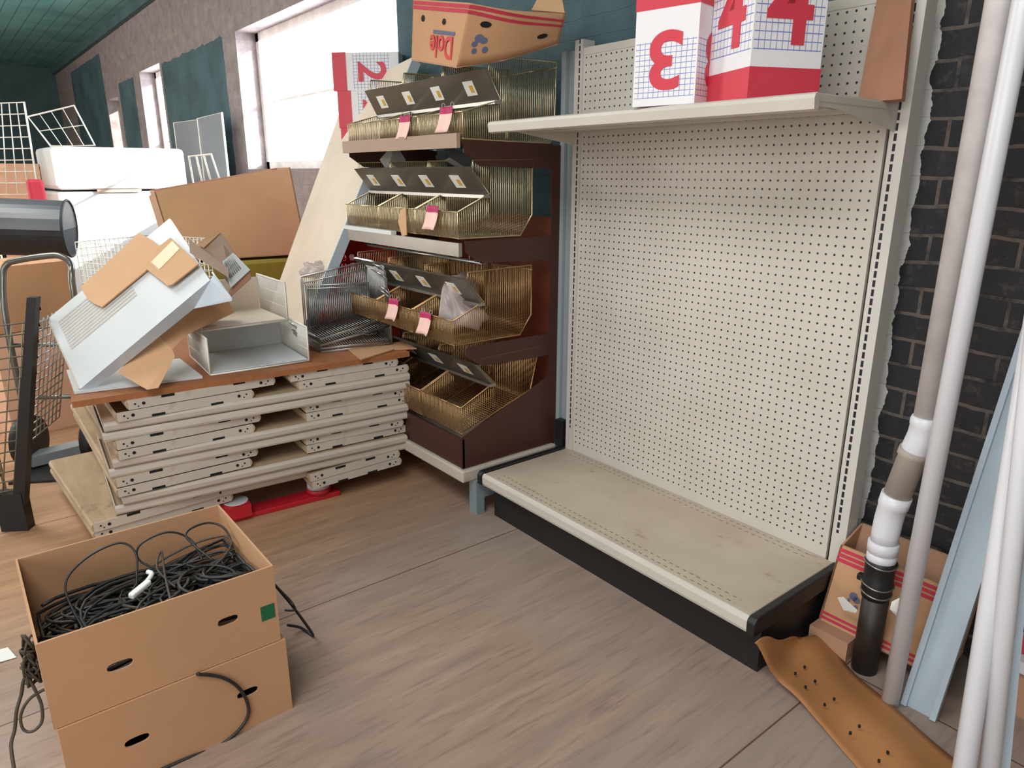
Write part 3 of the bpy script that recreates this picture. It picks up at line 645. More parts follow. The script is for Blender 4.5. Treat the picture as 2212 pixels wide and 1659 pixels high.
tag(MB().hexa([pa3-rr, pa3+rr, pa3+rr+V((-.006, .008, 0)), pa3-rr+V((-.006, .008, 0))], [x+dd3*min(2.2, (-.02-pa3.y)/dd3.y) for x in (pa3-rr, pa3+rr, pa3+rr+V((-.006, .008, 0)), pa3-rr+V((-.006, .008, 0)))]).build('steel_strip', 'channel'), 'blue-grey steel strip beside the two white pipes at the right edge', 'strip')
# flat cartons behind the drain pipe
t = thing('fruit_carton', 'red-striped brown fruit carton leaning behind the drain pipe beside the gondola', 'carton', (1.42, .0, .064))
cw = 1.252; cr = 1.60; fb, ft_ = V((0, -.122, .066)), V((0, -.050, .288)); dv_ = V((0, .952, .305)).normalized()*.125; ex = V((1, 0, 0))
bl, br_, tr_, tl = fb+ex*cw, fb+ex*cr, ft_+ex*cr, ft_+ex*cw
fw2 = MB().slab([bl, br_, tr_, tl], dv_*-1, .006).build('front_wall', 'cardboard', t)
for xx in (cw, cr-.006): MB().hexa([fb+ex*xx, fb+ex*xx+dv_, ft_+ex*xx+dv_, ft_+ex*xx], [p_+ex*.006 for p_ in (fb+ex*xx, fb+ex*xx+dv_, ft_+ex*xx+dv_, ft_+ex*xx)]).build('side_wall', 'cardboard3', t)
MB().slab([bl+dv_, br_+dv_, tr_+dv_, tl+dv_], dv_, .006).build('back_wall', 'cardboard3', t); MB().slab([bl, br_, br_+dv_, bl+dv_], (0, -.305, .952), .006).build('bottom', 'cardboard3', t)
QB = (bl, br_, tr_, tl)
for v in (.80, .865, .93): decal('stripe', QB, 0, 1, v, v+.045, 'crimson', fw2)
for v in (.03, .09): decal('stripe', QB, 0, 1, v, v+.035, 'crimson', fw2)
for (u, v, a_, c_) in ((.22, .46, .035, .05), (.25, .43, .03, .04), (.19, .36, .012, .06), (.26, .33, .02, .04)): oval('fruit_print', QB, u, v, a_, c_, 'bluep', fw2)
t2 = thing('cardboard_box', 'plain low brown cardboard box on the floor under the red-striped carton', 'box', (1.31, -.03, 0))
for lo, hi, nm in (((1.25, -.168, 0), (1.366, -.162, .064), 'front_wall'), ((1.25, -.162, 0), (1.256, .115, .064), 'side_wall'), ((1.36, -.162, 0), (1.366, .115, .064), 'side_wall'), ((1.256, .109, 0), (1.36, .115, .064), 'back_wall'), ((1.256, -.162, .058), (1.36, .109, .0645), 'top')): MB().box(lo, hi).build(nm, 'cardboard3', t2)
for (px, py, wd, label) in ((1835, 1305, .045, 'small white torn paper stuck on the striped carton, left of the iron pipe'), (1945, 1312, .05, 'crumpled white paper scrap caught between the iron pipe and the thin pipe')):
    c = atY(-.102 if px < 1900 else -.115, px, py)
    fn = dv_.normalized()*-1
    def onc(px_, py_, off_): d_ = ray(px_, py_); return CAM+d_*((bl+fn*off_-CAM).dot(fn)/d_.dot(fn))
    q = MB(); pz = ((1809, 1291), (1821, 1290), (1852, 1319), (1848, 1324), (1822, 1318)) if px < 1900 else ((1926, 1300), (1950, 1288), (1968, 1305), (1966, 1335), (1945, 1338), (1922, 1316))
    q.slab([onc(a_, b_, .004 if px < 1900 else .02+.006*(k_ % 2)) for k_, (a_, b_) in enumerate(pz)], fn, .0015)
    tag(q.build('paper_scrap', 'paper'), label, 'paper')
q = MB(); a = atY(.10, 2070, 1375); tag(MB().box((1.70, -.02, 0), (2.05, .10, .13)).build('cardboard_box', 'cardboard3'), 'brown box on the floor behind the leaning pipes at the right edge', 'box')
tag(MB().box((1.69, -.035, .132), (2.08, .11, .165)).build('plastic_sheet', 'white'), 'flat white panel lying on the brown box behind the leaning pipes', 'panel')
tag(MB().box((1.72, .0, .167), (2.0, .11, .25)).build('red_box', 'crimson'), 'red box on the white panel behind the leaning pipes', 'box')
# kraft paper on the floor
q = MB()
Ledge = [V((1.262, -.485, .150)), V((1.285, -.462, .09)), V((1.318, -.43, .03)), atZ(.012, 1740, 1535), atZ(.01, 1855, 1659), atZ(.01, 1960, 1790), atZ(.01, 2050, 1900)]
Redge = [V((1.270, -.25, .060)), V((1.268, -.17, .035)), atZ(.02, 1800, 1395), atZ(.01, 1860, 1465), atZ(.01, 1965, 1560), atZ(.012, 2075, 1650), atZ(.012, 2170, 1740)]
Ls, Rs = smooth_path(Ledge, 6), smooth_path(Redge, 6); kk = 12; rows = []
for i, (a, b_) in enumerate(zip(Ls, Rs)):
    row = []
    for j in range(kk+1):
        f = j/kk; p = a.lerp(b_, f); s_ = i/len(Ls)
        p = p+V((0, 0, .010*math.sin(f*9+s_*5)*math.exp(-s_*1.5)+.008*math.sin(s_*17+f*4)*(1-s_*.6)+.005*math.sin(f*math.pi)+.003))
        row.append(q.bm.verts.new(p))
    rows.append(row)
for A, B in zip(rows, rows[1:]):
    for j in range(kk): q.bm.faces.new((A[j], A[j+1], B[j+1], B[j])).smooth = True
t = thing('kraft_paper', 'long crumpled brown kraft paper sheet with punched holes on the floor by the gondola', 'paper', atZ(0, 1850, 1540))
o = q.build('sheet', 'kraft', t); s = o.modifiers.new('s', 'SOLIDIFY'); s.thickness = .0015
q = MB()
for i in range(13, 36, 3):
    for j in (2, 4):
        c = V(rows and (Ls[i].lerp(Rs[i], (j+.3*(i % 2))/kk))); q.tube([c+V((0, 0, .018)), c+V((0, 0, .024))], .0035, 8)
q.build('punched_hole', 'dark', o)
# ------------------------------------------------------------------ shelf stack on the red pallet
e = V((.075, .9972, 0)).normalized(); nfr = V((e.y, -e.x, 0)); P0 = V((-.56, -1.0, 0))       # nfr points out of the stack front
def SP(s_, dpt, z): return P0+e*s_-nfr*dpt+V((0, 0, z))
def shelf_long(s0, s1, d0, depth, z, label, flip=False, mat='creamdirty'):
    """a shelf lying with its rounded front lip to the stack front"""
    h = .036; t = thing('metal_shelf', label, 'shelf', SP((s0+s1)/2, d0+depth/2, z), 'cream metal shelves stacked on the red pallet')
    zt, zb = (z+h, z) if not flip else (z, z+h); sg = 1 if not flip else -1
    q = MB(); q.obox(SP(s0, d0+.012, min(zt, zt-sg*.012)), e*(s1-s0), -nfr*(depth-.012), V((0, 0, .012))); q.build('deck', 'shelftop', t)
    pr = [(0.012, 0), (.003, -.003), (0, -.011), (.002, -.027), (.008, -.034), (.016, -.034), (.016, -.012)]
    q = MB(); q.prism([SP(s0, d0+a, zt+sg*c) for a, c in pr], e*(s1-s0)); q.build('front_lip', mat, t)
    for ss in (s0, s1-.003): MB().obox(SP(ss, d0+.02, z+.002), e*.003, -nfr*(depth-.02), V((0, 0, h-.004))).build('end_flange', mat, t)
    return t
def shelf_cross(s0, wdt, d0, length, z, label, flip=False, skew=0., tilt=0., mat='creamdirty'):
    """a shelf turned crosswise: its slotted end plate faces the stack front"""
    h = .034; ee = (e*math.cos(skew)+nfr*math.sin(skew)).normalized(); nn = V((ee.y, -ee.x, 0)); o = SP(s0, d0, z); uz = V((0, 0, 1)); ee2 = (ee+uz*tilt)
    t = thing('metal_shelf', label, 'shelf', o+ee2*wdt/2-nn*length/2, 'cream metal shelves stacked on the red pallet')
    zt = h-.010 if not flip else 0
    MB().obox(o+uz*zt-nn*.004, ee2*wdt, -nn*(length-.004), uz*.010).build('deck', 'shelftop', t)
    q = MB(); q.obox(o, ee2*wdt, -nn*.004, uz*h)
    zs = .004 if flip else h-.004
    for a, w2, zz, h2 in ((.11, .045, h-.007 if not flip else .0, .007), (wdt-.155, .045, h-.007 if not flip else .0, .007)): q.obox(o+ee2*a+uz*(zz-.001)+nn*.0006, ee2*w2, -nn*.003, uz*(h2+.002), 1)
    for a, zz, rd in ((.050, .017, .0062), (wdt-.050, .017, .0062), (.022, .019, .0036), (wdt-.022, .019, .0036), (.032, .009, .0026), (wdt-.032, .009, .0026)):
        c = o+ee2*a+uz*zz; q.tube([c-nn*.001, c+nn*.0008], rd, 8, mi=1)
    q.build('end_plate', [mat, 'dark'], t)
    pr = [(0, .002), (-.006, .008), (-.008, h/2), (-.006, h-.008), (0, h-.002)]
    for base_, sgn in ((o, 1), (o+ee2*wdt, -1)):
        q2 = [base_+ee*a*sgn+uz*c for a, c in pr]; MB().hexa(q2, [x-nn*length for x in q2]).build('side_lip', 'shelftop', t)
    return t
tr = {1: 'highest', 2: 'second', 3: 'third', 4: 'lowest'}
A_z = {1: .512, 2: .372, 3: .232, 4: .082}; A_s = {1: (-.62, .52, .035, .485), 2: (-.635, .505, .055, .47), 3: (-.655, .50, .045, .455), 4: (-.745, .49, .0, .0)}
for k in (1, 2, 3):
    s0, w0, s2_, w2 = A_s[k]; z = A_z[k]; dz = .0355
    shelf_cross(s0+(.04 if k == 1 else 0), w0, -.022, 1.10, z+dz, 'cream shelf end at left of the %s crosswise layer, upper one of the pair' % tr[k], skew=-.065)
    shelf_cross(s0, w0-(.05 if k == 1 else .03), -.03, 1.10, z, 'cream shelf end at left of the %s crosswise layer, lower one of the pair' % tr[k], True, skew=-.06)
    shelf_cross(s2_-.03*(k == 1), w2-.02, .01, .88, z+dz, 'cream shelf end at right of the %s crosswise layer, upper one of the pair' % tr[k], skew=.008*k)
    shelf_cross(s2_, w2, .004, .88, z, 'cream shelf end at right of the %s crosswise layer, lower one of the pair' % tr[k], True, skew=-.006*k)
    zb = {1: .440, 2: .300, 3: .154}[k]
    shelf_long(-.675+.01*k, .53-.012*k, -.02, .45, zb+.036, 'long cream shelf lip facing front, upper of the %s lengthwise pair in the stack' % tr[k], mat='creamdirty')
    shelf_long(-.672, .535-.015*k, -.018+.004*k, .45, zb-.0005, 'long cream shelf lip facing front, lower of the %s lengthwise pair in the stack' % tr[k], True)
shelf_cross(-.748, .50, -.02, .78, .116, 'cream shelf end at the bottom left of the stack, just behind the open cable box', skew=-.13)
shelf_cross(-.748, .49, -.01, .78, .080, 'lowest shelf at the bottom left corner of the stack, behind the cable box', True, skew=-.13)
shelf_long(-.30, .10, .03, .45, .112, 'cream shelf lip in the lowest gap of the stack, near the red pallet')
shelf_cross(.045, .40, -.01, .85, .108, 'sagging cream shelf at the bottom right of the stack, upper one of two', skew=.03, tilt=.06)
shelf_cross(.052, .40, -.01, .85, .072, 'sagging cream shelf at the bottom right of the stack, lowest one', True, skew=.03, tilt=.06)
t = thing('pallet', 'red plastic pallet with white blocks under the stack of cream shelves', 'pallet', SP(-.25, .45, 0))
for dq in (.02, .42, .82): bevel(MB().obox(SP(-.62, dq, 0), e*.80, -nfr*.09, V((0, 0, .022))).build('runner', 'red', t), .004)
for i, (ss, dq) in enumerate([(s_, dd_) for s_ in (-.55, -.245, .10) for dd_ in (.065, .465, .865)]):
    c = SP(ss, dq, 0); MB().lathe(c, [(.052, .022), (.052, .045)], 20).build('block_base', 'red', t); MB().lathe(c, [(.048, .045), (.048, .0715)], 20).build('block', 'white', t)
c = SP(-.245, .06, 0); MB().obox(SP(-.30, .0, .02), e*.10, -nfr*.10, V((0, 0, .05))).build('front_block', 'red', t)
# hardboard on top and things on it
ZT = .5815
hb = MB().hexa([SP(-.745, -.005, ZT), SP(.53, .0, ZT), SP(.54, .93, ZT), SP(-.72, .93, ZT)], [SP(-.745, -.005, ZT+.022), SP(.53, .0, ZT+.022), SP(.54, .93, ZT+.022), SP(-.72, .93, ZT+.022)]).build('hardboard_sheet', 'hardboard')
tag(hb, 'brown hardboard sheet covering the top of the shelf stack', 'board')
ZB = ZT+.0225
tag(MB().slab([atZ(ZB+.006, 780, 776)-V((.0, 0, 0)), atZ(ZB+.006, 852, 738+16)+V((.0, 0, 0)), atZ(ZB+.006, 900, 752), atZ(ZB+.006, 870, 737), atZ(ZB+.006, 750, 752)], (0, 0, 1), .005).build('cardboard_strip', 'cardboard'), 'flat cardboard strip on the right end of the hardboard sheet', 'cardboard')
wp = [atZ(ZB+.011, 160, 846), atZ(ZB+.011, 437, 812), atZ(ZB+.011, 388, 774), V((-1.05, -1.70, ZB+.011))]
tag(MB().slab(wp, (0, 0, 1), .010).build('plastic_sheet', 'white'), 'thin white panel lying flat on the left end of the hardboard sheet', 'panel')
# white wire baskets
def tray(name, label, FL, FR, depth, hh, t_frame, matw, floor_mat, group, back=True, left_h=None, par=None, wires=.009, r_=.0014):
    """U-shaped wire basket: floor with a solid liner, two wire sides and a back"""
    FL, FR = V(FL), V(FR); u = (FR-FL); L = u.length; u.normalize(); dpt = V((-u.y, u.x, 0)); up_ = V((0, 0, 1))
    t = thing(name, label, 'basket', FL+u*L/2+dpt*depth/2, group)
    for base_, nm, h2 in ((FL, 'side_panel', left_h or hh), (FR, 'side_panel', hh)):
        q = MB(); q.tube([base_, base_+dpt*depth, base_+dpt*depth+up_*h2, base_+up_*h2], t_frame, 6, True)
        k = int(depth/wires)
        for i in range(1, k): q.wire(base_+dpt*depth*i/k, base_+dpt*depth*i/k+up_*h2, r_)
        for j in (.33, .66): q.wire(base_+up_*h2*j, base_+dpt*depth+up_*h2*j, r_)
        q.build(nm, matw, t)
    q = MB(); q.tube([FL, FR], t_frame, 6); q.tube([FL+dpt*depth, FR+dpt*depth], t_frame, 6)
    k = int(L/wires)
    for i in range(1, k): q.wire(FL+u*L*i/k, FL+u*L*i/k+dpt*depth, r_)
    for j in (.25, .5, .75): q.wire(FL+dpt*depth*j, FR+dpt*depth*j, r_)
    q.build('wire_floor', matw, t)
    if floor_mat: MB().obox(FL+up_*.004+u*.006+dpt*.006, u*(L-.012), dpt*(depth-.012), up_*.004).build('liner', floor_mat, t)
    if back:
        q = MB(); B0 = FL+dpt*depth
        for i in range(1, k): q.wire(B0+u*L*i/k, B0+u*L*i/k+up_*hh*.9, r_)
        q.tube([B0+up_*hh*.9, B0+u*L+up_*hh*.9], t_frame, 6); q.build('back_grid', matw, t)
        if floor_mat: MB().obox(B0+u*.006+dpt*-.008+up_*.006, u*(L-.012), up_*(hh*.88), dpt*.003).build('back_liner', floor_mat, t)
    return t
fl, fr = atZ(ZB+.004, 455, 810), atZ(ZB+.004, 668, 779)
tray('wire_basket', 'white wire basket with pale liner at the front of the hardboard sheet', fl, fr, .36, .142, .004, 'whitewire', 'white', 'white wire baskets on the shelf stack')
fl2 = fl+V((-.105, .0, .149)); fr2 = fr+V((-.105, -.01, .149))
fl2, fr2 = atZ(ZB+.152, 436, 715), atZ(ZB+.152, 622, 692)
tray('wire_basket', 'white wire basket sitting on top of the front one on the shelf stack', fl2+V((0, 0, .0)), fr2, .34, .16, .004, 'whitewire', 'offwhite', 'white wire baskets on the shelf stack', left_h=.16)
fl3 = fl+V((-.03, -.035, .0)); 
# chrome nested baskets
def hook_basket(z, yaw, dz, label, s0, tilt):
    c = V((-.735, -.785, z)); u = V((math.sin(yaw), math.cos(yaw), 0)); dpt = V((-math.cos(yaw), math.sin(yaw), 0)); upv = V((0, 0, 1))
    L = .315; D2 = .25; uu = (u+upv*tilt).normalized()
    t = thing('wire_basket', label, 'basket', c+uu*L/2+dpt*D2/2, 'chrome wire baskets on the shelf stack')
    a = c+V((0, 0, 0)); nl = a-uu*.10+upv*.085
    q = MB(); q.tube([a, a+uu*L, a+uu*L+dpt*D2, a+dpt*D2], .0048, 6, True); k = 28
    for i in range(1, k): q.wire(a+uu*L*i/k, a+uu*L*i/k+dpt*D2, .0017)
    q.build('wire_floor', 'silverwire', t)
    q = MB(); q.tube([a, nl, nl+dpt*D2, a+dpt*D2], .0048, 6, True)
    for i in range(1, 10): q.wire(a.lerp(nl, i/10), a.lerp(nl, i/10)+dpt*D2, .0017)
    q.build('front_panel', 'silverwire', t)
    h = .235; q = MB(); b0 = a+uu*L
    top = [b0, b0+upv*(h-.02)-uu*.0, b0+upv*h-uu*.02+dpt*.0, b0+upv*h+dpt*D2, b0+dpt*D2]; q.tube(top, .0048, 6, True)
    for i in range(1, 26): q.wire(b0+dpt*D2*i/26, b0+dpt*D2*i/26+upv*h, .0017)
    q.build('side_panel', 'silverwire', t)
    q = MB(); b1 = a+dpt*D2
    q.tube([b1, b1+uu*L, b1+uu*L+upv*h*.98, b1+upv*h*1.02], .0048, 6, True)
    for i in range(1, 36): q.wire(b1+uu*L*i/36, b1+uu*L*i/36+upv*h, .0017)
    q.build('back_grid', 'silverwire', t)
hook_basket(ZB+.005, .22, 0, 'lowest chrome wire basket of the nested four on the shelf stack', 0, .0)
hook_basket(ZB+.019, .23, 0, 'second lowest chrome wire basket of the nested four', 0, .01)
hook_basket(ZB+.033, .17, 0, 'third chrome wire basket in the nest, slightly tipped up', 0, .18)
hook_basket(ZB+.060, .14, 0, 'topmost chrome wire basket of the nest, tipped up the most', 0, .20)
# long white shelf panel leaning against the rack
TR = atY(.03, 890, 125); BR = V((-1.0, -.785, ZB+.004)); Lu = (BR-TR).normalized(); d_ = ray(752, 192); TL = CAM+d_*((TR-CAM).dot(Lu)/d_.dot(Lu)); BL = atZ(ZB+.004, 577, 682)
nb = (TL-TR).cross(BR-TR).normalized()
if nb.dot(CAM-TR) < 0: nb = -nb
t = thing('shelf_panel', 'long off-white shelf panel leaning from the shelf stack against the window wall beside the rack', 'panel', (BR+BL)/2)
kq = 1.0; q = MB(); q.slab([TR, TL, BL, BR], nb, .012); q.build('face', 'offwhite', t)
wv = (TR-TL).normalized(); q = MB(); q.hexa([TR, TR+wv*.010, BR+wv*.010, BR], [TR-nb*.05, TR+wv*.010-nb*.05, BR+wv*.010-nb*.05, BR-nb*.05]); q.build('side_flange', 'bluewhite', t)
q = MB(); q.hexa([TR, TL, TL-nb*.035, TR-nb*.035], [x+(TR-BR).normalized()*.004 for x in (TR, TL, TL-nb*.035, TR-nb*.035)]); q.build('end_flange', 'bluewhite', t)
# white shelf leaning on the left of the stack
A = V((-.712, -1.700, ZB+.018)); B = V((-1.06, -1.725, .825)); Dn = V((-.56, -1.255, .995)); Cn = B+(Dn-A)
A = atD((A-CAM).dot(fwd), 172, 838); B = atD((B-CAM).dot(fwd), 104, 688); Dn = atD((Dn-CAM).dot(fwd), 452, 603); Cn = B+(Dn-A)
nA = (Dn-A).cross(B-A).normalized()
if nA.dot(CAM-A) < 0: nA = -nA
t = thing('metal_shelf', 'white enamelled shelf tilted up on the left of the shelf stack with cardboard on it', 'shelf', A)
wd_ = MB().slab([A, Dn, Cn, B], nA, .012).build('deck', 'white', t)
dA = (Dn-A).normalized(); dw = (B-A).normalized()
q = MB(); gl = [.45+.04*i for i in range(11)]
for f in gl: q.obox(A.lerp(B, f)+dA*.03+nA*.0006, dA*(.52*(Dn-A).length), dw*.009, nA*.0004)
q.build('dirt_groove', 'dust', wd_)
q = MB(); q.hexa([A, Dn, Dn-nA*.055, A-nA*.04], [x-dw*.006 for x in (A, Dn, Dn-nA*.055, A-nA*.04)]); q.build('front_flange', 'bluewhite', t)
hk = atD((Dn-CAM).dot(fwd)-.02, 500, 648); q = MB(); m_ = A.lerp(Dn, .80)-nA*.052
q.prism([m_, Dn-nA*.004+dA*.0, Dn+dA*.02, hk+V((0, 0, .012)), hk, A.lerp(Dn, .80)-nA*.053-dA*.001], -dw*.005); q.build('end_bracket', 'bluewhite', t)
q = MB(); a_ = Dn+dA*.02; q.obox(a_, (hk-a_), dw*.02, dA*.006); q.build('hook_strip', 'bluewhite', t)
MB().hexa([A, B, B-nA*.035, A-nA*.04], [x-dA*.006 for x in (A, B, B-nA*.035, A-nA*.04)]).build('end_flange', 'creamdirty', t)
# cardboard pieces around it
def onplane(px, py, off=.006):
    d_ = ray(px, py); k = (A+nA*off-CAM).dot(nA)/d_.dot(nA); return CAM+d_*k
def sheet(name, pix, off, th, mat, label, cat='cardboard'):
    return tag(MB().slab([onplane(x, y, off) for x, y in pix], nA, th).build(name, mat), label, cat)
sheet('cardboard_sheet', [(174, 620), (300, 503), (330, 520), (350, 535), (322, 578), (318, 582), (220, 663), (203, 656), (188, 645)], .012, .006, 'cardboard2', 'torn cardboard sheet lying on the tilted white shelf')
t = thing('cardboard_flap', 'folded cardboard flap with cream tape on the upper end of the tilted white shelf', 'cardboard', onplane(370, 600, .02))
MB().slab([onplane(x, y, .022) for x, y in ((312, 578), (340, 535), (368, 513), (428, 570), (372, 614), (362, 617))], nA, .006).build('panel', 'cardboard2', t)
MB().slab([onplane(x, y, .0235) for x, y in ((326, 566), (372, 520), (388, 537), (344, 582))], nA, .001).build('tape', 'tape', t)
# small carton with a white vent plate
def qd(px, py, dep): return atD(dep, px, py)
dpt0 = (Dn-CAM).dot(fwd)
t = thing('small_carton', 'small torn carton holding a white slatted vent plate behind the tilted shelf', 'carton', qd(480, 600, dpt0+.1))
MB().slab([qd(430, 530, dpt0+.16), qd(475, 502, dpt0+.22), qd(535, 588, dpt0+.20), qd(500, 622, dpt0+.10)], fwd*-1, .01).build('back_wall', 'cardgrey', t)
MB().slab([qd(424, 528, dpt0+.14), qd(462, 500, dpt0+.20), qd(476, 503, dpt0+.215), qd(440, 535, dpt0+.15)], fwd*-1, .004).build('flap', 'cardboard2', t)
MB().slab([qd(408, 516, dpt0+.03), qd(494, 580, dpt0+.06), qd(494, 600, dpt0+.05), qd(410, 546, dpt0+.02)], fwd*-1, .005).build('front_wall', 'cardgrey', t)
MB().slab([qd(490, 648, dpt0+.06), qd(496, 625, dpt0+.08), qd(541, 584, dpt0+.16), qd(541, 602, dpt0+.15)], fwd*-1, .004).build('bottom', 'cardboard3', t)
vp = [qd(480, 565, dpt0+.12), qd(503, 546, dpt0+.16), qd(540, 583, dpt0+.15), qd(498, 622, dpt0+.07)]
tv = thing('vent_plate', 'white slatted vent plate sticking out of the small carton', 'vent', vp[3])
MB().slab(vp, fwd*-1, .008).build('plate', 'white', tv)
q = MB()
for i in range(7):
    f = .14+.10*i; a = vp[0].lerp(vp[3], .1).lerp(vp[1].lerp(vp[2], .1), f); b_ = vp[0].lerp(vp[3], .72).lerp(vp[1].lerp(vp[2], .72), f); q.tube([a-fwd*.002, b_-fwd*.002], .0022, 5)
q.build('slat', 'chrome', tv)
# opened box under the tilted shelf
def qz(px, py, dep): return atD(dep, px, py)
t = thing('cardboard_box', 'opened brown cardboard box with loose flaps wedged under the tilted white shelf', 'box', atZ(ZB, 330, 800))
q = MB(); q.slab([qz(335, 716, 2.66), qz(405, 650, 2.74), qz(495, 652, 2.84), qz(507, 675, 2.82), qz(445, 702, 2.72), qz(400, 725, 2.66), qz(372, 755, 2.62)], (CAM-qz(400, 690, 2.7)), .006); q.build('wall', 'cardboard', t)
q = MB(); q.slab([qz(335, 716, 2.66), qz(372, 755, 2.62), qz(378, 770, 2.60), qz(342, 838, 2.53), qz(318, 842, 2.515), qz(254, 805, 2.55), qz(300, 750, 2.62)], (CAM-qz(330, 770, 2.6)), .006); q.build('flap', 'cardboard2', t)
q = MB(); q.slab([qz(405, 650, 2.745), qz(335, 716, 2.665), qz(320, 740, 2.75), qz(400, 690, 2.95), qz(490, 660, 2.95), qz(495, 652, 2.845)], V((0, 0, 1)), .005); q.build('side_wall', 'cardboard3', t)
# large carton behind
tl_, tr2, brc, blc = atD(3.85, 333, 414), atD(4.15, 612, 364), atD(3.78, 650, 545), atD(3.60, 415, 640)
brc = V((tr2.x, tr2.y, .87)); blc = V((tl_.x, tl_.y, .87)); nn = (tr2-tl_).cross(blc-tl_).normalized()
if nn.dot(CAM-tl_) < 0: nn = -nn
ext = (tr2-tl_).normalized(); tr2 = tr2+ext*.04; brc = brc+ext*.10
t = thing('large_carton', 'large brown cardboard carton standing behind the shelf stack in front of the window', 'carton', (blc+brc)/2-nn*.2)
blc = blc+ext*.06; bk = -nn*.32
MB().slab([tl_, tr2, brc, blc], nn, .007).build('front_wall', 'cardboard2', t)  # lighter board colour stands in for window bloom on this face
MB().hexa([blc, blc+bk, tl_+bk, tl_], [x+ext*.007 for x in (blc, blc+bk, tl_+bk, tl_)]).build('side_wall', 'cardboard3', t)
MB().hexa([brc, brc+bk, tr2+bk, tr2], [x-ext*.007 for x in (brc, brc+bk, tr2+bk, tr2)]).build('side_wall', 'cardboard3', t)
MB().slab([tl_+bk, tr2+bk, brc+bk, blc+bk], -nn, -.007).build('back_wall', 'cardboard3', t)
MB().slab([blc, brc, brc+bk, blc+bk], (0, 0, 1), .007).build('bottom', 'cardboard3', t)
MB().slab([tl_-ext*.03+V((0, 0, -.02)), tl_, blc, blc-ext*.03], nn, .006).build('corner_flap', 'terracotta', t)
c = (blc+brc)/2-nn*.22
tag(bevel(MB().box((c.x-.22, c.y-.42, 0), (c.x+.26, c.y+.30, .862)).build('plastic_bin', 'olive'), .02), 'olive plastic bin behind the shelf stack, under the large carton', 'bin')
# red crates
def crate(cx, cy, z, lx, ly, h, label):
    t = thing('plastic_crate', label, 'crate', (cx, cy, z), 'red plastic crates by the rack')
    for (ax, ay, bx, by, nm) in ((-1, -1, 1, -1, 'front_wall'), (1, -1, 1, 1, 'side_wall'), (1, 1, -1, 1, 'back_wall'), (-1, 1, -1, -1, 'side_wall')):
        a = V((cx+ax*lx/2, cy+ay*ly/2, z)); b_ = V((cx+bx*lx/2, cy+by*ly/2, z)); u = b_-a; L = u.length; u.normalize()
        k = max(3, int(L/.045)); hs = [((i+.5)*L/k, .05+j*.045, L/k*.33, .016) for i in range(k) for j in range(int((h-.10)/.045))]
        MB().holed(a, u, (0, 0, 1), L, h, hs, .004).build(nm, 'cratered', t)
    MB().box((cx-lx/2, cy-ly/2, z), (cx+lx/2, cy+ly/2, z+.005)).build('bottom', 'cratered', t)
    q = MB(); q.tube([(cx-lx/2, cy-ly/2, z+h), (cx+lx/2, cy-ly/2, z+h), (cx+lx/2, cy+ly/2, z+h), (cx-lx/2, cy+ly/2, z+h)], .010, 8, True); q.build('rim', 'cratered', t)
for i, nm in enumerate(('lowest', 'second', 'upper', 'topmost')):
    crate(-1.62, -.20, .005+i*.26, .46, .34, .25, '%s red plastic crate of the stack between the leaning panel and the rack' % nm)
loft_blob((-1.16, -.60, .90), .07, .06, .04, 9, 'bag', 'plastic_bag', 'white plastic bag bulging behind the chrome baskets', 'plastic bag')
# ------------------------------------------------------------------ cable boxes in the foreground
def banana_box(y0, y1, x1, dep, z0, h, label, holes_, open_top, par_extra=None, dz=0):
    t = thing('cardboard_box', label, 'box', (x1-dep/2, (y0+y1)/2, z0)); W2 = y1-y0; th = .005
    MB().holed((x1-th, y0, z0), (0, 1, 0), (0, 0, 1), W2, h, holes_, th).build('front_wall', 'cardboard', t)
    MB().box((x1-dep, y0, z0), (x1-dep+th, y1, z0+h)).build('back_wall', 'cardboard', t)
    MB().box((x1-dep+th, y0, z0), (x1-th, y0+th, z0+h)).build('side_wall', 'cardboard', t); MB().box((x1-dep+th, y1-th, z0), (x1-th, y1, z0+h)).build('side_wall', 'cardboard', t)
    MB().box((x1-dep+th, y0+th, z0), (x1-th, y1-th, z0+th)).build('bottom', 'cardboard', t)
    if not open_top: MB().box((x1-dep+th, y0+th, z0+h-th), (x1-th, y1-th, z0+h)).build('lid', 'cardboard', t)
    return t
FX = .553; yl, yr = -1.992, -1.487
banana_box(yl+.006, yr, FX, .40, 0, .212, 'lower plain brown cardboard box under the box of cables', [(.14, .105, .026, .011), (.392, .105, .026, .011)], False)
ub = banana_box(yl, yr-.010, FX-.004, .43, .214, .212, 'open brown cardboard box full of black cables, on another box', [(.14, .095, .026, .011), (.375, .107, .024, .011)], True)
MB().box((FX-.0042, yr-.052, .285), (FX-.0028, yr-.018, .325)).build('sticker', 'green', ub)['label'] = 'small green square sticker'
rnd = random.Random(11)
def coil(q, c, rx, ry, turns, zj, r_, tilt=(0, 0), mi=0):
    pts = []; k = int(22*turns); ph = rnd.uniform(0, 6.28)
    for i in range(k):
        a = ph+i*6.2832/22; w_ = 1+.12*math.sin(a*.37+ph)+rnd.uniform(-.02, .02)
        x, y = rx*w_*math.cos(a), ry*w_*math.sin(a)
        x_ = min(max(c[0]+x, FX-.415), FX-.02); y_ = min(max(c[1]+y, yl+.02), yr-.03)
        pts.append((x_, y_, max(.228, c[2]+zj*math.sin(a*.61+ph)+tilt[0]*x+tilt[1]*y)))
    q.tube(pts, r_, 6, mi=mi)
q = MB()
